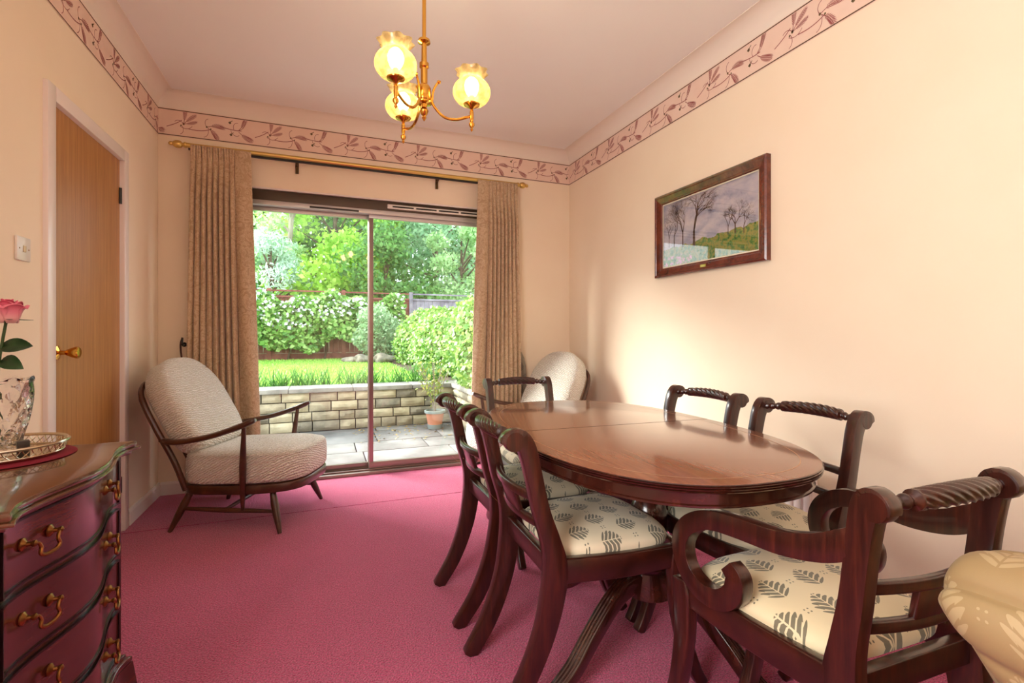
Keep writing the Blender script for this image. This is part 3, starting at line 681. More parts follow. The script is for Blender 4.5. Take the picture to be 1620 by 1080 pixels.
# ================================================================ SPINDLE-BACK EASY CHAIRS
def pillow(path_rows,name,mat,parent,sub=0):
    K=len(path_rows[0]); m=MB(); n=len(path_rows)
    m.v=[tuple(p) for r in path_rows for p in r]
    m.f=[(i*K+k,i*K+(k+1)%K,(i+1)*K+(k+1)%K,(i+1)*K+k) for i in range(n-1) for k in range(K)]+[tuple(range(K))[::-1],tuple(range((n-1)*K,n*K))]
    return m.build(name,mat,parent,angle=75,subsurf=sub)
def easy_chair(label):
    t=thing('easy_chair',label,'armchair',group='wooden easy chairs with pale cushions')
    # seat cushion: D-shaped plan
    K=56; plan=[]
    for i in range(K):
        th=2*PI*i/K; c,s=math.cos(th),math.sin(th); e=2/(3.0 if c>0 else 6)
        plan.append((.045+.355*math.copysign(abs(c)**e,c),(.275 if c>0 else .268)*math.copysign(abs(s)**(2/4.),s)))
    rows=[]
    for f,z in ((.90,.262),(.97,.270),(1.0,.290),(1.005,.35),(1.0,.405),(.985,.418),(.99,.424),(.96,.436),(.80,.452),(.5,.462),(.05,.466)):
        rows.append([(x*f+.045*(1-f),y*f,z+.012*(x/.4)) for x,y in plan])
    pillow(rows,'seat_cushion',CUSH,t)
    # back cushion: tall rounded shape leaning back
    prof=[]
    for i in range(K):
        th=2*PI*i/K; c,s=math.cos(th),math.sin(th); e=2/(2.4 if s>0 else 5)
        prof.append((.262*math.copysign(abs(c)**e,c),.29+.30*math.copysign(abs(s)**e,s)))
    lean=math.radians(30); rows=[]
    for f,d in ((.86,-.005),(.95,.0),(1.0,.02),(1.0,.105),(.985,.115),(.975,.122),(.90,.137),(.7,.148),(.4,.154),(.05,.156)):
        r=[]
        for y,h in prof:
            hh=.29+(h-.29)*f; yy=y*f; X_=-.285+d*math.cos(lean)-hh*math.sin(lean); Z_=.405+hh*math.cos(lean)+d*math.sin(lean)
            r.append((X_,yy,Z_))
        rows.append(r)
    pillow(rows,'back_cushion',CUSH,t)
    # seat frame (bent rail), legs, stretchers
    fr=[(x*.99,y*1.0) for x,y in plan]; m=MB(); K_=len(fr); rw_=[]
    for ins,z in ((.0,.205),(.0,.255)):
        rw_.append([(x,y,z+.02*max(0,x/.4)) for x,y in fr])
    for ins,z in ((.07,.255),(.07,.205)):
        rw_.append([(.045+(x-.045)*.82,y*.82,z+.02*max(0,x/.4)) for x,y in fr])
    m.v=[p for r in rw_ for p in r]; m.f=[(a*K_+k,a*K_+(k+1)%K_,((a+1)%4)*K_+(k+1)%K_,((a+1)%4)*K_+k) for a in range(4) for k in range(K_)]
    m.build('seat_frame',ELM,t,bevel=.006,angle=50)
    for k in range(4):
        y=-.165+.11*k; MB().box(-.27,.33,y-.02,y+.02,.252,.258).build('seat_webbing',plain('webbing',rgb(60,44,34),.8) if k==0 else bpy.data.materials['webbing'],t,smooth=False)
    def leg(a,b): 
        a,b=Vector(a),Vector(b); return MB().tube([a,a.lerp(b,.35),a.lerp(b,.6),b],[.016,.022,.020,.011],12).build('leg',ELM,t,angle=60)
    for s in (-1,1):
        leg((.225,s*.22,.222),(.30,s*.285,0)); leg((-.245,s*.21,.222),(-.33,s*.275,0))
        # side stretcher, arm, arm post
        MB().tube([(-.285,s*.243,.122),(-.02,s*.255,.118),(.262,s*.253,.112)],[.010,.015,.010],10).build('stretcher',ELM,t)
        arm=cr([(-.385,s*.286,.515),(-.27,s*.312,.514),(-.08,s*.330,.548),(.08,s*.335,.598),(.195,s*.335,.645)],6)
        m=MB().tube(arm,[.013]*3+[.016]*15+[.017]*5+[.015,.010],10); m.xform(lambda x,y,z:(x,s*.32+(y-s*.32)*1.7,z)); m.build('arm',ELM,t,angle=70)
        MB().tube([(.075,s*.258,.118),(.090,s*.285,.27),(.100,s*.30,.38),(.120,s*.325,.60)],[.009,.017,.019,.011],12).build('arm_post',ELM,t)
        # outer back posts
        MB().tube(cr([(-.265,s*.235,.225),(-.315,s*.262,.40),(-.41,s*.270,.58),(-.505,s*.250,.74),(-.548,s*.19,.812),(-.560,s*.10,.836),(-.564,0,.842)],6),[.016]*19+[.014]*18,10).build('back_hoop',ELM,t)
    MB().tube([(-.03,-.25,.118),(-.03,0,.118),(-.03,.25,.118)],[.009,.014,.009],10).build('stretcher',ELM,t)
    for k in range(5):
        y=-.14+.07*k; MB().tube([(-.262,y*.8,.23),(-.405,y,.54),(-.556+abs(y)*.1,y,.825-abs(y)*.15)],[.008,.010,.007],8).build('spindle',ELM,t)
    return t
ec=easy_chair('spindle-back easy chair with off-white cushions in front of the curtain by the wooden door')
ec.location=(-.40,3.37,0); ec.rotation_euler=(0,0,math.radians(-22))
dup(ec,(1.40,3.42,0),math.radians(180+20),'spindle-back easy chair with off-white cushions in the corner behind the dining table')
# ================================================================ FABRIC ARMCHAIR beside the carver (only one rolled arm in view)
AXl=1.16
t=thing('upholstered_armchair','gold leaf-patterned upholstered armchair with a pleated rolled arm beside the carver chair','armchair',(1.39,.03,0))
def uvbuild(m,uvs,name,mat,parent,angle=60,subsurf=0):
    me=bpy.data.meshes.new(name); me.from_pydata(m.v,[],m.f); ul=me.uv_layers.new(name='UVMap')
    for lp in me.loops: ul.data[lp.index].uv=uvs[lp.vertex_index]
    bm=bmesh.new(); bm.from_mesh(me); bmesh.ops.recalc_face_normals(bm,faces=bm.faces); bm.to_mesh(me); bm.free()
    o=link(name,me,mat,parent); me.polygons.foreach_set('use_smooth',[True]*len(me.polygons)); me.set_sharp_from_angle(angle=math.radians(angle))
    if subsurf: q=o.modifiers.new('s','SUBSURF'); q.levels=subsurf; q.render_levels=subsurf
    return o
def rolled_arm(side):
    # cross-section (x outwards from the chair centre, z); the roll overhangs outwards, panel tapers in below
    sec=[(.30,.10),(.395,.10),(.400,.28),(.405,.42),(.415,.50),(.452,.548),(.486,.60),(.492,.655),(.470,.705),(.425,.730),(.370,.735),(.325,.715),(.305,.66),(.300,.55),(.30,.40)]
    sec=[tuple(p) for p in cr(sec+[sec[0]],7)][:-1]; K=len(sec); m=MB(); uv=[]
    # along y: back -0.55 .. front +0.50, the front end rounds over
    ys=[-.52,-.3,-.1,.05,.15,.22,.27,.31,.345,.375,.40,.42,.437,.45,.459,.465,.468]; sc=[1,1,1,1,1,1,1,.998,.99,.975,.95,.91,.85,.75,.6,.35,.05]
    cxs,czs=.385,.60
    for y,f in zip(ys,sc):
        acc=0
        for k,(x,z) in enumerate(sec):
            fz=f if z>.5 else (f*.5+.5 if f>.5 else f); 
            cz=czs if z>.45 else z
            if f<=.6: cz=czs if z>.45 else z
            X_=cxs+(x-cxs)*f; Z_=(cz+(z-cz)*f)
            # gathered pleats radiating over the rounded front
            pl=0
            if y>.20 and z>.40:
                an=math.atan2(z-.60,x-.385); pl=.020*min(1,(y-.20)/.16)*(abs(math.sin(an*3.5+.4))**.3-1)
                d=math.hypot(X_-cxs,Z_-czs)+1e-6; X_+=(X_-cxs)/d*pl*1.3; Z_+=(Z_-czs)/d*pl*1.3
            if k: acc+=math.hypot(sec[k][0]-sec[k-1][0],sec[k][1]-sec[k-1][1])
            m.v.append((side*X_,y-max(0,(y+.1)/.56)*.5*max(0,.66-z)*(z>.09),Z_*1.07)); uv.append((y,acc))
    n=len(ys); m.f=[(i*K+k,i*K+(k+1)%K,(i+1)*K+(k+1)%K,(i+1)*K+k) for i in range(n-1) for k in range(K)]+[tuple(range(K)),tuple(range((n-1)*K,n*K))]
    return uvbuild(m,uv,'arm',ARMF,t,70,1)
rolled_arm(-1); rolled_arm(1)
def soft(nm,a,bv):
    m=MB().box(*a); o=m.build(nm,ARMF,t,bevel=bv,seg=4,angle=80)
    me=o.data; ul=me.uv_layers.new(name='UVMap')
    for lp in me.loops:
        v=me.vertices[lp.vertex_index].co; ul.data[lp.index].uv=(v.x+v.y,v.z+v.y*.5)
    return o
soft('seat_base',(-.31,.31,-.5,.40,.10,.30),.02); soft('seat_cushion',(-.295,.295,-.36,.43,.30,.46),.05)
b=soft('backrest',(-.36,.36,-.16,.02,.0,.78),.07); b.location=(0,-.42,.28); b.rotation_euler=(math.radians(14),0,0)
for x in (-.34,.34):
    for y in (-.46,.36): MB().lathe([(.022,0),(.030,.03),(.030,.105)],(x,y,0),14).build('foot',MAHOG,t)
# ================================================================ SERPENTINE CHEST OF DRAWERS
CY0,CY1=1.155,1.815; CYC=(CY0+CY1)/2; CH=(CY1-CY0)/2; XB=-1.045; CT=.79
def serp(y,x0=-.578,A=.042):
    s=(y-CYC)/CH; return x0+A*(.5+.5*math.cos(PI*s*1.28)) + (.0 if abs(s)<.8 else .012*(abs(s)-.8)/.2)
t=thing('chest_of_drawers','serpentine mahogany chest of drawers with brass swan-neck handles beside the wooden door','chest',(-.8,CYC,0))
ox,oy=-.8,CYC
def serp_slab(z0,z1,y0,y1,out,back=None,n=40,x0=None,depth=None,bev=0,inset=0):
    # solid following the serpentine front; back plane or constant depth
    m=MB(); vs=[]
    for i in range(n+1):
        y=y0+(y1-y0)*i/n; xf=serp(y)+out; xb=back if back is not None else xf-depth
        vs+=[(xb-ox,y-oy,z0),(xf-ox,y-oy,z0),(xf-ox,y-oy,z1),(xb-ox,y-oy,z1)]
    fs=[(4*i+k,4*i+(k+1)%4,4*i+4+(k+1)%4,4*i+4+k) for i in range(n) for k in range(4)]+[(0,1,2,3),(4*n+3,4*n+2,4*n+1,4*n)]
    return m.add(vs,fs)
serp_slab(.13,.752,CY0+.03,CY1-.03,0,XB).build('carcass',CHEST,t,angle=30)
# moulded top: stacked slabs
top=serp_slab(.772,CT,CY0+.006,CY1-.006,.026,XB-.002).build('top',CHESTTOP,t,bevel=.005,angle=40)
serp_slab(.764,.7722,CY0,CY1,.032,XB-.002).build('top_moulding',CHESTTOP,top,bevel=.003,angle=40)
serp_slab(.752,.7642,CY0+.014,CY1-.014,.018,XB-.002).build('top_moulding',CHEST,top,bevel=.004,angle=40)
serp_slab(.118,.135,CY0+.012,CY1-.012,.018,XB).build('base_moulding',CHEST,t,bevel=.004,angle=40)
serp_slab(.135,.148,CY0+.02,CY1-.02,.008,XB).build('base_moulding',CHEST,t,bevel=.004,angle=40)
def handle(parent,yc,zc):
    h=.035
    for s in (-1,1):
        y=yc+s*h; x=serp(y)+.006
        MB().lathe([(.013,0),(.013,.0025),(.0095,.005),(.005,.008),(.004,.015),(.0065,.018),(.0065,.022),(.002,.025)],(x-ox,y-oy,zc),16,axis='x').build('rosette',BRASSA,parent,angle=40)
    pts=[]
    for yy,dx,zz in ((-.047,.026,.0),(-.036,.028,-.004),(-.030,.030,-.018),(-.034,.031,-.032),(-.022,.033,-.041),(0,.034,-.043),(.022,.033,-.041),(.034,.031,-.032),(.030,.030,-.018),(.036,.028,-.004),(.047,.026,0)):
        y=yc+yy*.745; pts.append((serp(y)+.006+dx*.78-ox,y-oy,zc+zz*.78))
    q=cr(pts,4); MB().tube(q,[.0028+.0014*math.sin(PI*i/(len(q)-1)) for i in range(len(q))],8).build('bail',BRASSA,parent)
for z0,z1 in ((.618,.742),(.466,.594),(.314,.442),(.165,.290)):
    d=serp_slab(z0,z1,CY0+.052,CY1-.052,.005,depth=.018).build('drawer',CHEST,t,angle=30)
    m=MB()
    for a,b in ((z0-.005,z0),(z1,z1+.005)):
        q=serp_slab(a,b,CY0+.047,CY1-.047,.0085,depth=.016); m.add(q.v,q.f)
    for y in (CY0+.047,CY1-.052):
        q=serp_slab(z0,z1,y,y+.005,.0085,depth=.016,n=2); m.add(q.v,q.f)
    m.build('cock_bead',CHDARK,d,smooth=False)
    for s in (-1,1): handle(d,CYC+s*.178,(z0+z1)/2+.012)
def bracket(sy):
    y0=CY1-.012 if sy>0 else CY0+.012; m=MB(); n=10; w=.13; vs=[]
    for i in range(n+1):
        f=i/n; y=y0-sy*f*w; zb=.0 if f<.35 else .085*((f-.35)/.65)**.6
        fl=.018*(1-f)*1.0
        for x,z in ((serp(y)-.02,zb),(serp(y)+.018+fl,zb),(serp(y)+.018,.118),(serp(y)-.02,.118)): vs.append((x-ox,y-oy,z))
    fs=[(4*i+k,4*i+(k+1)%4,4*i+4+(k+1)%4,4*i+4+k) for i in range(n) for k in range(4)]+[(0,1,2,3),(4*n+3,4*n+2,4*n+1,4*n)]
    m.add(vs,fs).build('bracket_foot',CHEST,t,angle=40)
    for x0,x1 in ((XB,XB+.12),(serp(y0)-.12,serp(y0)-.021)): box('foot_return',(x0-ox,x1-ox,min(y0,y0-sy*.02)-oy,max(y0,y0-sy*.02)-oy,0,.118),CHEST,t)
bracket(1); bracket(-1)
# things on the chest
vx,vy=-.79,1.672
mt=tag(MB().lathe([(.150,0),(.155,.002),(.150,.005),(.02,.0055)],(0,0,0),40).build('table_mat',plain('red_felt',rgb(128,16,40),.9),None),'round dark red felt mat under the silver gallery tray','mat'); mt.location=(vx-.005,vy,CT)
TRZ=CT+.0056
t=thing('gallery_tray','round silver plated tray with pierced gallery rim on the red mat','tray',(vx,vy,TRZ))
SILV=plain('silver_plate',rgb(200,184,158),.2,metal=1)
MB().lathe([(.118,0),(.122,.004),(.118,.007),(.01,.0072)],(0,0,0),48).build('tray_base',SILV,t)
for z,r,rd in ((.008,.122,.003),(.033,.132,.0045)): MB().tube([(r*math.cos(2*PI*k/64),r*math.sin(2*PI*k/64),z) for k in range(65)],rd,8,False).build('rim',SILV,t)
m=MB()
for k in range(44):
    a=2*PI*k/44
    for s in (-1,1):
        q=[]
        for f in np.linspace(0,1,5):
            b=a+s*2*PI/44*math.sin(PI*f*.5)*.95; r=.122+.01*f; q.append((r*math.cos(b),r*math.sin(b),.008+.025*f))
        m.tube(q,.0013,4)
m.build('pierced_gallery',SILV,t)
VG=Mat('cut_crystal',(1,1,1,1),.03); VG.b.inputs['Transmission Weight'].default_value=1; VG.b.inputs['IOR'].default_value=1.5; VG=VG.m
t=thing('crystal_vase','cut crystal vase with diamond facets standing on the silver tray','vase',(vx,vy,TRZ+.0074))
n=48
def vfr(a,i,r): return r
prof=cr([(.040,0),(.043,.006),(.040,.02),(.045,.05),(.055,.09),(.061,.13),(.063,.16),(.061,.185),(.064,.198)],5)
out=[(p[0],p[1]) for p in prof]; m=MB(); N_=64
def facet(a,z,r): return r-.0045*(abs(math.sin(a*8+z*62))**.35<.62)*(.025<z<.165) if False else r-.004*(1-min(1,abs(math.sin(a*6+z*60))*3))*(.02<z<.17)-.004*(1-min(1,abs(math.sin(a*6-z*60))*3))*(.02<z<.17)
rows=[]
for r,z in out: rows.append([(facet(2*PI*k/N_,z,r)*math.cos(2*PI*k/N_),facet(2*PI*k/N_,z,r)*math.sin(2*PI*k/N_),z+(.005*math.cos(2*PI*k/N_*8) if z>.19 else 0)) for k in range(N_)])
for r,z in [(.058,.194),(.055,.18),(.050,.10),(.038,.04),(.030,.022),(.002,.021)]: rows.append([(r*math.cos(2*PI*k/N_),r*math.sin(2*PI*k/N_),z) for k in range(N_)])
m.v=[p for r in rows for p in r]; nn=len(rows); m.f=[(i*N_+k,i*N_+(k+1)%N_,(i+1)*N_+(k+1)%N_,(i+1)*N_+k) for i in range(nn-1) for k in range(N_)]+[tuple(range(N_))[::-1],tuple(range((nn-1)*N_,nn*N_))]
m.build('vase_body',VG,t,angle=25)
# rose
t=thing('artificial_rose','pink artificial rose with dark green leaves standing in the crystal vase','flower',(vx,vy,TRZ+.03))
zb=1.165-(TRZ+.03); bxp=.012
GREEN=noisy('rose_leaf',rgb(22,52,24),rgb(40,80,36),30,.4)
MB().tube(cr([(.0,.0,0),(-.01,.005,.12),(-.004,.0,.22),(bxp,0,zb)],6),.0035,8).build('stem',plain('rose_stem',rgb(50,80,36),.5),t)
def petal_mat():
    M=Mat('rose_petal',rgb(236,120,150),.55,sheen=.3); g=X(M.nt,M.coords('Object')); x,y,z=M.xyz(M.coords('Object')); f=(z-(zb-.02))/.06; M.color(M.ramp(f,[(0.,rgb(240,196,190)),(.5,rgb(238,140,160)),(1.,rgb(224,84,118))])); return M.m
PET=petal_mat()
for ring,(cnt,r0,r1,h0,h1,op) in enumerate(((3,.006,.012,.0,.046,.0),(4,.012,.020,-.004,.045,.1),(5,.018,.029,-.012,.042,.2),(5,.020,.040,-.018,.036,.5))):
    for k in range(cnt):
        a0=2*PI*k/cnt+ring*.6; m=MB(); nu_,nv_=8,6; wv=2*PI/cnt*.72
        for j in range(nv_+1):
            f=j/nv_
            for i in range(nu_+1):
                s=-1+2*i/nu_; a=a0+s*wv*(.35+.65*math.sin(PI*min(1,f*.75+.1))); r=r0+(r1-r0)*f**(1.2-op*.5)+(.006*op*f**4)
                h=h0+(h1-h0)*(math.sin(f*PI/2))*(1-.22*s*s*f)-.010*op*f**5
                m.v.append((bxp+r*math.cos(a),r*math.sin(a),zb+h))
        m.f=[(j*(nu_+1)+i,j*(nu_+1)+i+1,(j+1)*(nu_+1)+i+1,(j+1)*(nu_+1)+i) for j in range(nv_) for i in range(nu_)]
        o=m.build('petal',PET,t,angle=180); q=o.modifiers.new('t','SOLIDIFY'); q.thickness=.0012
def leaf3(parent,base,dirv,ln,wd,droop,mat,name='leaf',face=(0,0,1)):
    d=Vector(dirv).normalized(); sd=d.cross(Vector(face)).normalized(); m=MB(); n=8
    for i in range(n+1):
        f=i/n; p=Vector(base)+d*ln*f+Vector((0,0,-droop*f*f)); w=wd*math.sin(PI*f**.8)**.8 if 0<f<1 else .0004
        for s in (-1,0,1): m.v.append(tuple(p+sd*w*s+Vector((0,0,.25*w*abs(s)))))
    m.f=[(3*i+k,3*i+k+1,3*i+k+4,3*i+k+3) for i in range(n) for k in (0,1)]
    o=m.build(name,mat,parent,angle=180); q=o.modifiers.new('t','SOLIDIFY'); q.thickness=.0008; return o
for a,z,l,dr_ in ((-12,.255,.080,.004),(-22,.215,.068,.022),(165,.25,.08,.01),(-140,.20,.075,.02)):
    aa=math.radians(a); leaf3(t,(-.006,0,z),(math.cos(aa),math.sin(aa),.12),l,.021,dr_,GREEN,face=(.35,-.8,.45))
for k in range(5):
    a=2*PI*k/5+.3; leaf3(t,(bxp,0,zb-.008),(math.cos(a),math.sin(a),-.1),.05,.006,-.004,GREEN,'sepal')
bx_=tag(MB().box(-.012,.012,-.012,.012,0,.040).build('small_box',plain('dark_box',rgb(46,38,30),.35),None,bevel=.002),'small dark box standing on the tray in front of the crystal vase','box')
bx_.location=(vx+.066,vy-.048,TRZ+.0073); bx_.rotation_euler=(0,0,.5)
# ---------------------------------------------------------------- radiator on the right wall
t=thing('radiator','white ribbed panel radiator on the right wall behind the dining chairs','radiator',(R-.004,2.17,0))
for k in range(26):
    y=-.62+k*.0477; MB().box(-.075,-.045,y,y+.034,.10,.49).build('rib',WHITE,t,bevel=.008) if k==0 else None
rib=[c for c in t.children][0]
for k in range(1,26):
    c=rib.copy(); COL.objects.link(c); c.parent=t; c.location.y+=k*.0477
MB().box(-.066,-.03,-.625,.612,.09,.50).build('panel',WHITE,t,bevel=.004); MB().box(-.03,0,-.4,-.36,.3,.45).build('bracket',WHITE,t,smooth=False); MB().box(-.03,0,.36,.4,.3,.45).build('bracket',WHITE,t,smooth=False)
MB().tube([(-.05,-.61,.16),(-.05,-.67,.16),(-.05,-.67,0)],.008,8).build('pipe',WHITE,t)
# ---------------------------------------------------------------- ironing board behind the curtain
q0=ony(822,545,B-.035); t=thing('ironing_board','narrow grey leaf-patterned ironing board leaning against the wall behind the corner curtain','ironing board',(ony(832,590,B-.05)[0]-.15,B-.05,0))
prof=[]
W_=.15; Hh=q0[2]
for k in range(13): a=PI*k/12; prof.append((W_*math.cos(a),Hh-.28+.28*math.sin(a)**.8))
prof+=[(-W_,.12),(W_,.12)]
MB().extrude(prof,'y',-.018,.012).build('padded_cover',PANELF,t,bevel=.008,seg=3,angle=60)
for s in (-1,1): MB().tube([(s*.10,.02,.9),(s*.10,.025,.0)],.009,8).build('leg',BLACK,t)
# ================================================================ GARDEN
PZ=-.10; WY=6.5; WXR=1.67; LZ=.42
SOIL=noisy('soil',rgb(70,56,44),rgb(112,94,76),9,.95,.8,30,.02)
GRASS=noisy('lawn',rgb(92,134,48),rgb(122,164,70),7,.9,.6,180,.01)
STONE=[]
for i,(a,b) in enumerate(((rgb(160,148,120),rgb(196,184,154)),(rgb(174,162,132),rgb(204,194,166)),(rgb(140,130,110),rgb(186,174,148)),(rgb(112,106,94),rgb(160,152,132)))): STONE.append(noisy('walling_stone',a,b,6,.9,.5,24,.012))
MORT=plain('mortar',rgb(96,90,80),.95); COPE=noisy('coping_stone',rgb(128,124,118),rgb(164,160,152),5,.9,.3,40,.006)
SLABM=[noisy('paving_stone',a,b,2.6,.85,.25,30,.006) for a,b in ((rgb(104,102,98),rgb(140,138,134)),(rgb(114,112,108),rgb(148,146,142)),(rgb(94,94,92),rgb(132,132,130)))]
pat=st(MB().box(-8,WXR+.1,B+.15,WY+.3,-.30,PZ-.03).build('patio',MORT,None,smooth=False),'grey stone paved patio outside the sliding door')
sl={}
y=B+.16; row=0; rs=random.Random(5)
while y<WY:
    h=rs.choice((.45,.6)); h=min(h,WY-y+.05); x=-4.2+rs.uniform(0,.5)
    while x<WXR:
        w=rs.choice((.6,.75,.9)); w=min(w,WXR+.05-x)
        if w>.1: box('slab',(x+.006,x+w-.006,y+.006,y+h-.006,PZ-.035,PZ+rs.uniform(-.004,.003)),rs.choice(SLABM),pat,bevel=.006)
        x+=w
    y+=h
# retaining wall with individual stones
gw=thing('garden_wall','low retaining wall of pale split stones with flat coping below the lawn','wall',(0,WY,PZ))
MB().box(-6,WXR+.35,.06,.36,-.05,LZ-PZ-.005).build('core',MORT,gw,smooth=False); 
MB().box(WXR+.06,WXR+.35,-2.2,.06,-.05,LZ-PZ-.005).build('core',MORT,gw,smooth=False)
def stone(x,z,w,h,side=False,yy=0):
    m=MB(); nx,nz=max(3,int(w/.07)),3; rr_=rs
    g={}
    for j in range(nz+1):
        for i in range(nx+1):
            e=(i in(0,nx)) or (j in (0,nz)); d=-.004 if e else -.022-rr_.uniform(0,.022)
            g[i,j]=len(m.v); m.v.append((x+w*i/nx+(0 if i in(0,nx) else rr_.uniform(-.01,.01)),d+.0,z+h*j/nz))
    for j in range(nz):
        for i in range(nx): m.f.append((g[i,j],g[i+1,j],g[i+1,j+1],g[i,j+1]))
    b=len(m.v); m.v+=[(x,.065,z),(x+w,.065,z),(x+w,.065,z+h),(x,.065,z+h)]
    m.f+=[tuple([g[i,0] for i in range(nx+1)][::-1]+[b,b+1][::1]) ] if False else []
    # side walls of the stone
    edge_=[g[i,0] for i in range(nx+1)]+[g[nx,j] for j in range(1,nz+1)]+[g[i,nz] for i in range(nx-1,-1,-1)]+[g[0,j] for j in range(nz-1,0,-1)]
    n0=len(edge_); bi=len(m.v)
    for e in edge_: m.v.append((m.v[e][0],.065,m.v[e][2]))
    m.f+=[(edge_[k],bi+k,bi+(k+1)%n0,edge_[(k+1)%n0]) for k in range(n0)]
    if side: m.xform(lambda a,b_,c:(WXR+b_,-a,c))
    o=m.build('stone',rs.choice(STONE if z>.2 else STONE[2:]+STONE[1:3]),gw,angle=28)
CH_=[.13,.115,.125,.115]; z=.0
for ci,h in enumerate(CH_):
    x=-3.2+rs.uniform(0,.3)
    while x<WXR-.02:
        w=rs.choice((.19,.22,.26,.32,.42)); w=min(w,WXR-x); 
        if w<.1: break
        stone(x+.006,z+.006,w-.012,h-.012); x+=w
    x=.0
    while x<2.1:
        w=rs.choice((.22,.3,.4)); stone(x+.006,z+.006,w-.012,h-.012,True); x+=w
    z+=h
cz=z
x=-3.4
while x<WXR+.3:
    w=.75; MB().box(x+.003,min(x+w,WXR+.36)-.003,-.05,.38,cz,cz+.055).build('coping_slab',COPE,gw,bevel=.008); x+=w
yv=-2.2
while yv<-.06: MB().box(WXR-.05,WXR+.36,yv+.003,min(yv+.7,-.055),cz,cz+.055).build('coping_slab',COPE,gw,bevel=.008); yv+=.7
LZ=PZ+cz+.03
st(MB().box(-14,1.45,WY+.36,14.3,LZ-.4,LZ).build('lawn',GRASS,None,smooth=False),'bright green lawn above the retaining wall')
st(MB().box(1.45,9,WY+.36,14.3,LZ-.4,LZ-.01).build('flower_bed',SOIL,None,smooth=False),'dark soil bed between lawn and ivy hedge'); st(MB().box(WXR+.36,9,B+T,WY+.36,LZ-.5,LZ-.01).build('side_bed',SOIL,None,smooth=False))
st(MB().box(-30,40,14.3,60,LZ-.5,LZ-.1).build('ground',noisy('wood_floor_ground',rgb(70,90,46),rgb(96,112,60),2,.95),None,smooth=False),'ground under the trees behind the fence')
def leaves(P,size,aspect=.6,up=.3,normal=None,spread=1.0,bend=True):
    """numpy leaf blades (kite of two triangles) at points P"""
    n=len(P); nr=RNG.normal(size=(n,3))*spread
    if normal is not None: nr+=normal
    nr[:,2]+=up; nr/=np.linalg.norm(nr,axis=1)[:,None]
    r=RNG.normal(size=(n,3)); a=np.cross(nr,r); a/=np.linalg.norm(a,axis=1)[:,None]; b=np.cross(nr,a)
    s=size*RNG.uniform(.6,1.3,size=(n,1)); L_=a*s; W_=b*s*aspect*.5
    V=np.stack([P-L_*.5,P+W_-nr*s*.08,P+L_*.5,P-W_-nr*s*.08],1).reshape(-1,3)
    return V,n
def leafmesh(name,V,n,mat,parent=None,kind='stuff'):
    me=bpy.data.meshes.new(name); me.vertices.add(4*n); me.vertices.foreach_set('co',V.astype(np.float32).ravel()); me.loops.add(4*n); me.loops.foreach_set('vertex_index',np.arange(4*n,dtype=np.int32)); me.polygons.add(n); me.polygons.foreach_set('loop_start',np.arange(0,4*n,4,dtype=np.int32)); me.update(calc_edges=True); me.validate()
    o=link(name,me,mat,parent)
    if kind: o['kind']=kind
    return o
BARK=noisy('bark',rgb(120,108,96),rgb(176,164,150),6,.9,.6,20,.02,stretch=(1,1,.2)); BARKD=noisy('bark_dark',rgb(70,58,46),rgb(110,94,76),6,.9,.6,20,.02)
def tree(name,label,x,y,h,rx,n,size,mat,bark,nb=26,aspect=.6,low=.12,tr=.12,branchy=True,trunk_lean=0):
    t=thing(name,label,'tree',(x,y,LZ-.1),group=None)
    m=MB(); m.tube(cr([(0,0,0),(trunk_lean*.3,0,h*.3),(trunk_lean*.7,.0,h*.6),(trunk_lean,0,h*.9)],4),[tr*(1-.8*i/12) for i in range(13)],8)
    rr_=random.Random(int(x*100)+int(y*7)); cs=[]
    for k in range(nb):
        a=rr_.uniform(0,2*PI); zz=h*(low+(1-low)*rr_.random()**.8); f=math.sin(PI*min(.97,max(.12,(zz/h-low*.3))))**.6; r=rx*f*rr_.uniform(.25,1.0); c=(r*math.cos(a),r*math.sin(a),zz); cs.append((c,rx*rr_.uniform(.25,.42)))
        if branchy: m.tube([(trunk_lean*zz/h*.7,0,zz*.75),(c[0]*.5,c[1]*.5,zz*.88),c],[tr*.35,tr*.22,tr*.06],5)
    m.build('trunk',bark,t)
    P=[]
    per=n//nb
    for (c,r) in cs:
        d=RNG.normal(size=(per,3)); d/=np.linalg.norm(d,axis=1)[:,None]; P.append(np.array(c)+d*(r*RNG.uniform(.45,1.05,size=(per,1)))*np.array([1,1,.75]))
    P=np.concatenate(P); P=P[P[:,2]>.05]; nrm=np.zeros_like(P); V,k=leaves(P,size,aspect,.35); leafmesh('foliage',V,k,mat,t,'stuff')
    return t
LM=lambda nm,*c,trans=.4:leaf_mat(nm,[rgb(*[min(250,v*1.13+8) for v in q]) for q in c],trans)
MAPLE=LM('leaf_maple',(110,158,44),(150,196,70),(184,216,104),(128,176,58)); BLUEG=LM('leaf_willow',(92,138,96),(130,172,132),(164,196,164),(112,158,104)); DARKG=LM('leaf_dark',(58,104,50),(88,138,66),(116,164,86)); SILVER=LM('leaf_silver',(136,166,148),(168,194,176),(196,212,196)); PALEG=LM('leaf_pale',(118,156,100),(150,184,124),(184,208,160))
def wx(px,y): r=ray(px,500); return r[0]/r[1]*y
tree('maple_tree','tall yellow-green maple tree beyond the brown fence, seen through the fixed pane',wx(530,19),19,9.5,3.0,15000,.22,MAPLE,BARKD,34,.7,.10)
tree('willow_tree','tall blue-green willow-leaved tree beyond the grey fence',wx(690,19.5),19.5,10,3.2,16000,.26,BLUEG,BARKD,36,.4,.08)
tree('birch_tree','pale-trunked birch tree with thin foliage beyond the fence near the curtain',wx(447,18.2),18.2,9.5,1.7,5200,.16,PALEG,BARK,24,.6,.25,.13,trunk_lean=.5)
tree('conifer','soft silver-green conifer beyond the fence below the birch tree',wx(428,16.6),16.6,3.9,1.5,7000,.15,SILVER,BARKD,26,.35,.05)
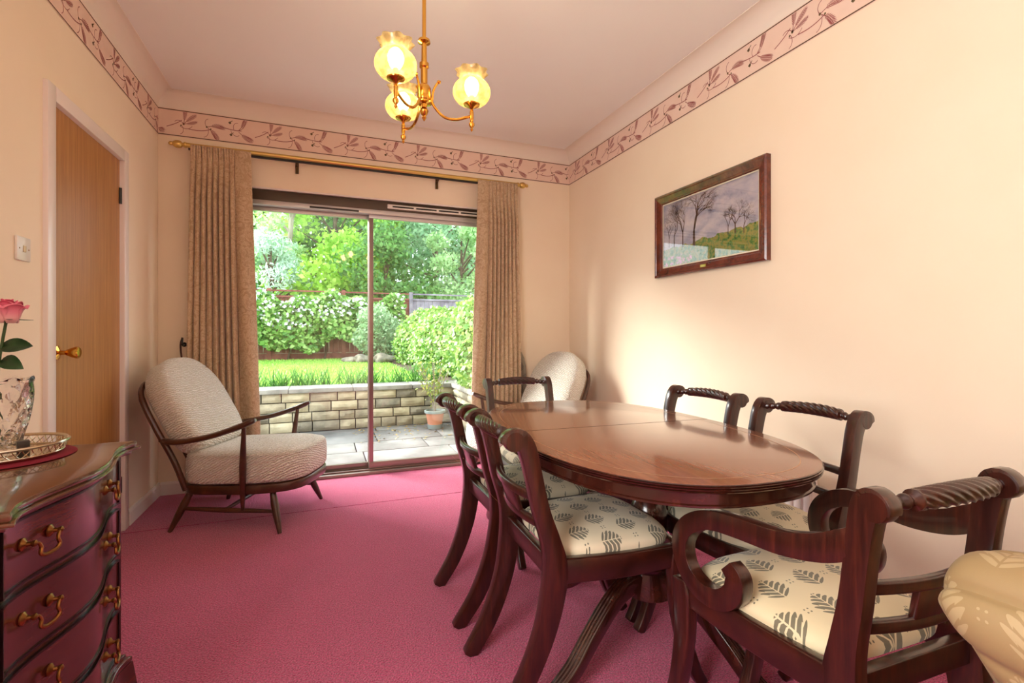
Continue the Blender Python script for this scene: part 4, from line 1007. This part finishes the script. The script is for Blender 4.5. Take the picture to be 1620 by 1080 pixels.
tree('laurel_tree','rounded mid-green tree beyond the fence between maple and willow',wx(610,17),17,4.2,1.9,7000,.18,DARKG,BARKD,24,.6,.05)
tree('viburnum_tree','rounded grey-green tree beyond the grey fence behind the ivy hedge',wx(730,17),17,4.8,1.9,7000,.17,PALEG,BARKD,24,.55,.05)
tree('back_tree','dark green tree filling the gap far behind the maple',wx(470,26),26,12,4.,9000,.34,DARKG,BARKD,30,.6,.05)
tree('back_tree','dark green tree filling the gap far behind the willow',wx(640,27),27,12.5,4.4,9000,.34,BLUEG,BARKD,30,.6,.05)
tree('back_tree','tall green tree far right behind the willow',wx(800,25),25,12,4.2,8000,.34,DARKG,BARKD,30,.6,.05)
tree('back_tree','tall pale tree far behind the birch',wx(380,24),24,12,4.2,8000,.34,PALEG,BARKD,30,.6,.05)
# fence ---------------------------------------------------------------------------
FY=14.1; FT=2.27
BRN=noisy('fence_red_brown',rgb(112,62,52),rgb(150,92,78),4,.85,.3,20,.01); GRYF=noisy('fence_grey',rgb(116,112,122),rgb(160,156,164),4,.85,.3,20,.01)
xc=wx(650,FY)
def fence(name,x0,n,mat,label):
    t=thing(name,label,'fence',(x0,FY,LZ)); h=FT-LZ
    for i in range(n):
        a=i*1.84; w=1.82; m=MB()
        for k in range(15): m.box(a+.05+k*.118,a+.05+k*.118+.112,(.0 if k%2 else .008),.02+(.0 if k%2 else .008),.18,h-.16)
        o=m.build('fence_boards',mat,t,smooth=False); o['kind']='stuff'
        for nm,q in (('cap_rail',(a,a+w,-.02,.04,h-.04,h)),('rail',(a,a+w,-.03,.0,h-.20,h-.15)),('gravel_board',(a,a+w,-.02,.03,.0,.17)),('post',(a-.05,a+.05,-.05,.05,0,h+.03))): box(nm,q,BRN if nm in('gravel_board','post') and mat is BRN else mat,t)
fence('garden_fence',xc-1.84*5,5,BRN,'red-brown board fence behind the flowering ivy'); fence('garden_fence',xc,4,GRYF,'grey weathered board fence behind the ivy hedge')
# ivy on the fence
IVY=LM('leaf_ivy',(48,92,30),(78,128,44),(116,160,68),(160,186,116),trans=.3); IVYV=LM('leaf_ivy_variegated',(72,118,40),(104,146,56),(144,172,78),(60,104,38),trans=.3); FLOW=LM('flower_pale',(214,206,222),(236,232,238),(196,180,212),trans=.2)
def blobs(n,x0,x1,y0,y1,zf0,zf1):
    x=RNG.uniform(x0,x1,n); z0=zf0(x); z1=zf1(x); z=z0+(z1-z0)*RNG.random(n); y=y0+(y1-y0)*RNG.random(n)+.10*np.sin(x*5+z*4); return np.stack([x,y,z],1)
xi0=wx(395,FY); xi1=xc-.25
t=thing('fence_ivy','leafy ivy with pale flowers climbing over the red-brown fence','ivy',(0,FY,LZ))
zlo=lambda x:.40+.16*np.sin(x*2.3)+.10*np.sin(x*6.1)+.5*np.clip((x-(xi1-1.0))/.9,0,1); zhi=lambda x:1.70+.10*np.sin(x*3.1+1)+.08*np.sin(x*8)
P=blobs(9000,xi0-2,xi1,-.50,-.08,zlo,zhi); V,k=leaves(P,.135,.8,.25,np.array([0,-1.1,.3]),.6); leafmesh('ivy_leaves',V,k,IVY,t)
zl2=lambda x:1.0+.2*np.sin(x*2.1); P=blobs(800,xi0-2,xi1,-.55,-.3,zl2,zhi); V,k=leaves(P,.09,.9,.3,np.array([0,-1.2,.4]),.5); leafmesh('pale_flowers',V,k,FLOW,t)
m=MB()
for xx in np.arange(xi0,xi1,.9): m.tube([(xx,-.05,0),(xx+.1,-.1,.5),(xx-.05,-.12,1.2)],[.03,.02,.01],6)
m.build('stems',BARKD,t)
# ivy hedge along the right boundary
t=thing('ivy_hedge','dense yellow-green variegated ivy hedge beside the patio and lawn','hedge',(1.9,9.5,LZ))
n=30000; yy=RNG.uniform(-3.9,2.4,n); f=RNG.random(n); top=1.06+.10*np.sin(yy*1.7)+.06*np.sin(yy*5)
ang=f*PI*.62; zz=np.where(f<.72,f/.72*top,top-.02*RNG.random(n)+.05*np.sin(yy*9)); xx=np.where(f<.72,.0+.12*np.sin(yy*2.2)+.10*(zz/top)**2+RNG.normal(size=n)*.06-.14*np.sin(zz/top*PI),.1+(f-.72)/.28*.75); xx-=.10*np.clip(zz/top,0,1)*0
P=np.stack([xx,yy,np.maximum(.03,zz+RNG.normal(size=n)*.03)],1); V,k=leaves(P,.08,.8,.35,np.array([-.9,-.5,.35]),.6); leafmesh('hedge_leaves',V,k,IVYV,t)
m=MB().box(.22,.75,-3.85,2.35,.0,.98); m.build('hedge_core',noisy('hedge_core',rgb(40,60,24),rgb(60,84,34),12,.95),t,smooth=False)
# bush by the fence, rocks, grass tufts
def bush(name,label,x,y,h,r,n,size,mat,aspect=.45):
    t=thing(name,label,'bush',(x,y,LZ)); d=RNG.normal(size=(n,3)); d/=np.linalg.norm(d,axis=1)[:,None]; rr_=RNG.uniform(.55,1.05,size=(n,1)); P=d*rr_*np.array([r,r,h*.5])+np.array([0,0,h*.5]); P[:,0]+=.08*np.sin(P[:,2]*9); P=P[P[:,2]>.02]; V,k=leaves(P,size,aspect,.5); leafmesh('foliage',V,k,mat,t)
    m=MB()
    for k in range(6): a=k*1.05; m.tube([(0,0,0),(r*.3*math.cos(a),r*.3*math.sin(a),h*.45),(r*.6*math.cos(a),r*.6*math.sin(a),h*.8)],[.02,.014,.005],5)
    m.build('stems',BARKD,t); return t
LAV=LM('leaf_greygreen',(96,128,92),(128,160,118),(160,184,146))
bush('shrub','soft grey-green shrub in front of the fence ivy',wx(597,12.6),12.6,1.42,.55,4200,.10,LAV); bush('shrub','low dark green fern-like shrub beside the grey-green shrub',wx(630,13.2),13.2,.6,.25,1400,.09,DARKG,.3)
rk=0
for px,y,s,lb in ((575,12.2,.22,'grey rounded rock at the lawn edge in front of the grey-green shrub'),(552,12.35,.16,'small grey rock at the lawn edge beside the shrub'),(606,12.0,.25,'flat grey rock at the lawn edge next to the soil bed'),(640,11.6,.14,'small brown rock in the soil bed by the hedge')):
    bm=bmesh.new(); bmesh.ops.create_icosphere(bm,subdivisions=3,radius=s); 
    for v in bm.verts: f=1+.18*math.sin(v.co.x*17+px)+.14*math.sin(v.co.y*21+v.co.z*13); v.co*=f; v.co.z*=.55
    me=bpy.data.meshes.new('garden_rock'); bm.to_mesh(me); bm.free(); o=link('garden_rock',me,STONE[3]); o.location=(wx(px,y),y,LZ+s*.3); me.polygons.foreach_set('use_smooth',[True]*len(me.polygons)); tag(o,lb,'rock','rocks along the lawn edge')
# grass tufts at the front edge of the lawn and lawn blades
def blades(P,h,w,lean):
    n=len(P); a=RNG.uniform(0,2*PI,n); hh=h*RNG.uniform(.5,1.2,n); dx=np.cos(a)*w; dy=np.sin(a)*w; l=RNG.normal(size=(n,2))*lean
    z=np.zeros(n); b0=P+np.stack([-dx,-dy,z],1); b1=P+np.stack([dx,dy,z],1); t1=P+np.stack([dx*.3+l[:,0]*hh,dy*.3+l[:,1]*hh,hh],1); t0=P+np.stack([-dx*.3+l[:,0]*hh,-dy*.3+l[:,1]*hh,hh],1)
    return np.stack([b0,b1,t1,t0],1).reshape(-1,3),n
GB=LM('leaf_grass',(104,152,48),(140,186,74),(168,204,98),trans=.35); IRIS=LM('leaf_iris',(44,88,34),(70,116,48),(104,146,70),trans=.3)
P=np.stack([RNG.uniform(-3.5,1.45,26000),WY+.5+7.4*RNG.random(26000)**1.4,np.full(26000,LZ)],1); V,k=blades(P,.04,.006,.4); o=leafmesh('lawn_grass',V,k,GB); tag(o,'short bright green grass blades covering the lawn','grass',None,'stuff')
for i in range(15):
    x=-2.6+i*.29+rs.uniform(-.08,.08); nb_=rs.randint(40,75); P=np.stack([x+RNG.normal(size=nb_)*.09,WY+.44+RNG.normal(size=nb_)*.05,np.full(nb_,LZ)],1); P[:,1]=np.clip(P[:,1],WY+.385,None); V,k=blades(P,.22,.010,.45); V=V-np.tile(np.array([x,WY+.44,LZ]),(len(V),1)); o=leafmesh('grass_tuft',V,k,IRIS,None,None); o.location=(x,WY+.44,LZ); tag(o,'strappy green plant tuft growing along the top of the stone wall','plant','tufts along the retaining wall')
# flower pot
px_,py_=wx(688,6.12),6.12
t=thing('plant_pot','terracotta pot with a blue-grey rim and base band standing on the patio','pot',(px_,py_,PZ+.003))
POT=plain('terracotta',rgb(206,140,112),.8); POTB=plain('grey_glaze',rgb(140,150,148),.6)
MB().lathe([(.09,.06),(.115,.20),(.118,.205)],(0,0,0),28,cap=False).build('body',POT,t); MB().lathe([(.085,0),(.088,.012),(.095,.062),(.01,.06)],(0,0,0),28).build('base_band',POTB,t); MB().lathe([(.116,.20),(.132,.205),(.134,.235),(.120,.237),(.115,.215),(.01,.212)],(0,0,0),28,cap=False).build('rim',POTB,t); MB().lathe([(.113,.213),(.05,.222),(.002,.224)],(0,0,0),20).build('potting_soil',SOIL,t)
t=thing('potted_rose_bush','sparse leggy rose bush with small yellow leaves growing in the terracotta pot','plant',(px_,py_,PZ+.21))
m=MB(); tips=[]
for k in range(9):
    a=k*.72; r=rs.uniform(.08,.24); h=rs.uniform(.35,.68); q=cr([(0,0,0),(r*.4*math.cos(a),r*.4*math.sin(a),h*.5),(r*math.cos(a),r*math.sin(a),h)],4); m.tube(q,.006,5); tips+= [tuple(p) for p in q[3:]]
m.build('stems',BARK,t); P=np.array(tips); P=np.repeat(P,5,0)+RNG.normal(size=(len(tips)*5,3))*.035; V,k=leaves(P,.05,.7,.5); leafmesh('leaves',V,k,LM('leaf_rose',(84,120,50),(140,140,70),(110,136,66),(170,158,84)),t)
# fallen leaves on the patio
P=np.stack([RNG.uniform(.3,1.6,150),WY-.05-.9*RNG.random(150)**2,np.full(150,PZ+.008)],1); V,k=leaves(P,.035,.7,4.); tag(leafmesh('fallen_leaves',V,k,LM('leaf_fallen',(120,96,50),(170,150,90),(90,70,40),trans=.1)),'scattered dry leaves on the patio along the stone wall','leaves',None,'stuff')
